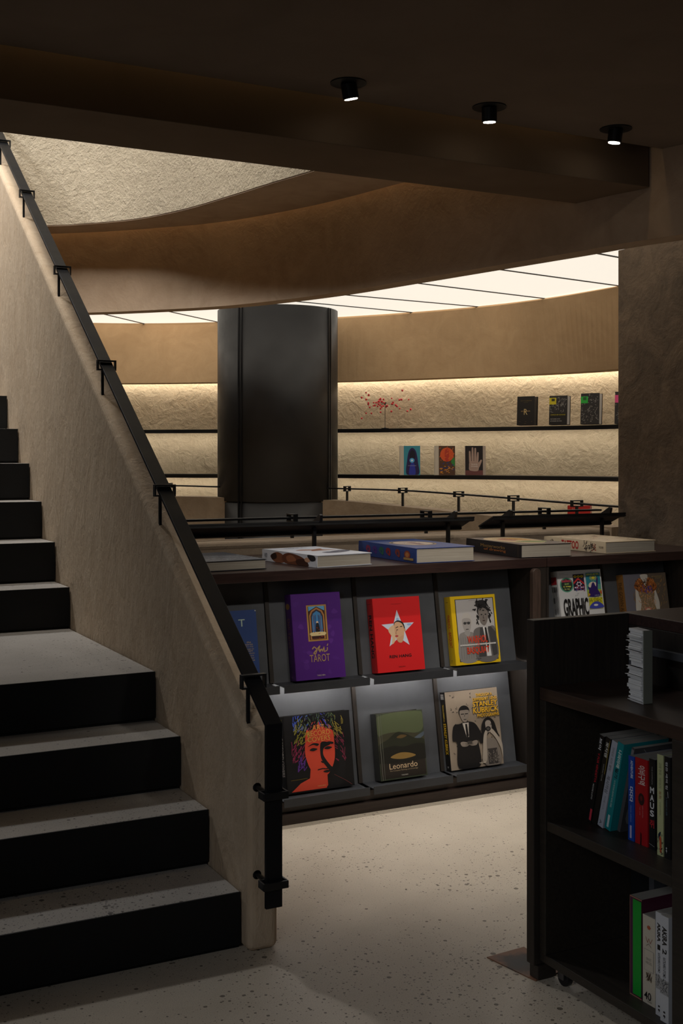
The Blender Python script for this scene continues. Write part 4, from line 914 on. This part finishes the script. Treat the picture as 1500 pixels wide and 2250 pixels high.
up('teal spine with white lettering, leaning in the bookcase row', 2.581, 2.554, R(13), .258, .16, (18, 128, 134), sp([('t', '나의미래', (206, 222, 214), .30, .72, .84, .92, .03), ('t', '일기', (18, 40, 46), .28, .60, .80, .71, .03), ('t', 'RUTU MODAN GRAPHIC NOVEL SERIES', (180, 206, 200), .38, .26, .62, .57), ('r', (190, 206, 206), .34, .03, .66, .17)]))
up('cobalt blue spine with white characters between the teal and red books', 2.483, 2.458, R(.3), .228, .15, (16, 66, 160), sp([('t', 'ADVENTURE', (210, 216, 230), .40, .74, .78, .95, .02), ('t', '다다다', (222, 226, 236), .22, .46, .82, .64, .03), ('t', 'classic edition', (120, 150, 210), .4, .22, .62, .42), ('r', (186, 176, 214), .32, .03, .62, .18)]))
def s_big(a):
    a.text('이비구역', (206, 196, 190), .26, .70, .80, .92, .02, -90); a.ell((40, 14, 18), .5, .53, .24, .07); a.ell((96, 20, 24), .5, .54, .10, .03); a.text('graphic novel series', (190, 120, 120), .55, .32, .68, .46, 0, -90); a.text('vol. one', (190, 120, 120), .36, .34, .46, .44, 0, -90); a.poly((26, 12, 14), [(.42, .0), (.52, .0), (.52, .13), (.44, .15)])
up('thick dark red spine with white characters and a black oval emblem', 2.455, 2.403, R(0), .23, .16, (158, 18, 26), s_big)
def s_black2(a):
    for i, ch in enumerate('MAUS'): a.text(ch, (206, 206, 206), .18, .62-i*.085, .82, .69-i*.085, .03)
    a.text('THE COMPLETE', (150, 148, 146), .44, .72, .60, .92, 0, -90); a.text('쥐', (176, 34, 44), .16, .24, .86, .33, .02); a.line((150, 150, 150), [(.0, .06), (.9, .04)], .04)
up('black comic spine with stacked white capitals beside the dark red book', 2.401, 2.376, R(0), .238, .16, (18, 20, 22), s_black2)
def s_pale(a):
    a.text('고래 천국', (90, 96, 70), .28, .80, .72, .92, 0, -90); a.text('이야기', (110, 106, 80), .3, .67, .7, .77, 0, -90); a.text('동화', (150, 90, 60), .3, .56, .7, .64, 0, -90); a.text('people of books', (96, 96, 76), .42, .40, .6, .53, 0, -90)
    a.blob((30, 40, 56), [(.2, .20), (.62, .24), (.5, .17), (.55, .12)]); a.blob((190, 84, 50), [(.42, .18), (.7, .18), (.74, .05), (.5, .04)]); a.strokes((30, 34, 44), 14, (.1, .01, .9, .2), .3, .06, 1, 1.2)
up('pale green spine with a small orange painted figure at its foot', 2.354, 2.330, R(0), .262, .16, (176, 180, 134), s_pale, 2.150)
def s_last(a):
    a.text('검은 새의 집', (206, 206, 206), .25, .68, .60, .95, .01, -90); a.line((200, 200, 200), [(.6, .66), (.66, .60)], .06); a.text('a novel in ink', (80, 100, 110), .3, .42, .6, .6, 0, -90); a.ell((190, 190, 190), .4, .10, .09, .010); a.ell((190, 190, 190), .4, .075, .09, .010); a.poly((190, 190, 190), [(.45, .075), (.5, .07), (.38, .045)])
up('black spine with white vertical characters at the right end of the row', 2.328, 2.304, R(0), .262, .165, (20, 21, 23), s_last, 2.150)
# the grey artwork cover seen between the teal and blue books
def f_grey(a): a.rect((66, 66, 68), 0, 0, 1, 1); a.blob((104, 104, 106), [(.1, .1), (.2, .5), (.5, .62), (.9, .5), (.8, .1)]); a.blob((30, 30, 32), [(.2, .6), (.3, .9), (.7, .92), (.8, .6), (.5, .5)]); a.line((140, 140, 140), [(.2, .98), (.6, .7), (.9, .95)], .01)
up('dark grey comic with a drawn figure on its cover, leaning behind the teal spine', 2.551, 2.538, R(14), .250, .165, (74, 72, 74), sp([('r', (120, 116, 118), .1, .8, .9, .98)]), 2.185, f_grey)

SZ = .0825
def low(label, y0, y1, x, h, w, col, spine, front=None): return spine_book(label, x, y0, SZ, w, h, y0-y1, col, 0, spine, front)
def s_slip(a): a.rect((70, 24, 60), .02, .01, .36, .99); a.rect((150, 110, 90), 0, 0, 1, .012); a.rect((150, 110, 90), 0, .988, 1, 1); a.rect((8, 150, 44), .26, .025, .96, .975); a.line((150, 110, 90), [(.02, 0), (.02, 1)], .03)
low('vivid green book in a maroon-edged slipcase on the bottom shelf', 2.424, 2.378, 2.12, .262, .21, (70, 24, 46), s_slip)
def s_cream(a):
    for k in range(6):
        t = k*math.pi/3; a.line((170, 84, 52), [(.5-.14*math.cos(t), .875-.024*math.sin(t)), (.5+.14*math.cos(t), .875+.024*math.sin(t))], .08)
    a.line((150, 96, 80), [(.25, .76), (.4, .70), (.5, .75), (.62, .70), (.78, .76)], .03); a.line((120, 110, 100), [(.3, .66), (.5, .69), (.7, .66)], .03); a.rect((150, 146, 138), .14, .38, .88, .62); a.rect((190, 182, 166), .17, .385, .85, .615)
    a.text('ERNST', (100, 96, 90), .3, .50, .72, .53); a.text('HAECKEL', (100, 96, 90), .26, .46, .78, .49); a.strokes((110, 90, 70), 30, (.3, .26, .7, .33), .22, .03, 1.57, .6); a.text('40', INK, .15, .05, .70, .14, .01); a.text('TASCHEN', INK, .4, .03, .75, .042)
low('cream spine with small engravings and the number 40 on the bottom shelf', 2.375, 2.328, 2.12, .228, .15, (190, 182, 166), s_cream)
def s_ak(n_):
    def f(a):
        a.text('AKIRA', INK, .25, .72, .80, .90, .04, -90); a.text(n_, INK, .28, .64, .78, .69, .03, -90); a.text('KATSUHIRO OTOMO', (50, 50, 50), .35, .42, .66, .61, .02, -90)
        random.seed(int(n_)); a.rect((150, 150, 150), .0, .26, 1, .40); a.strokes((70, 70, 72), 30, (.05, .27, .8, .39), .3, .04, 1, 2); a.ell(INK, .5, .095, .12, .010); a.ell(INK, .5, .06, .12, .010); a.poly(INK, [(.56, .06), (.62, .055), (.45, .03)])
    return f
low('white spine numbered 1 beside the cream book on the bottom shelf', 2.305, 2.279, 2.10, .262, .17, (186, 188, 192), s_ak('1'))
low('white spine numbered 2 nearest the bookcase upright on the bottom shelf', 2.275, 2.245, 2.088, .266, .17, (186, 188, 192), s_ak('2'))
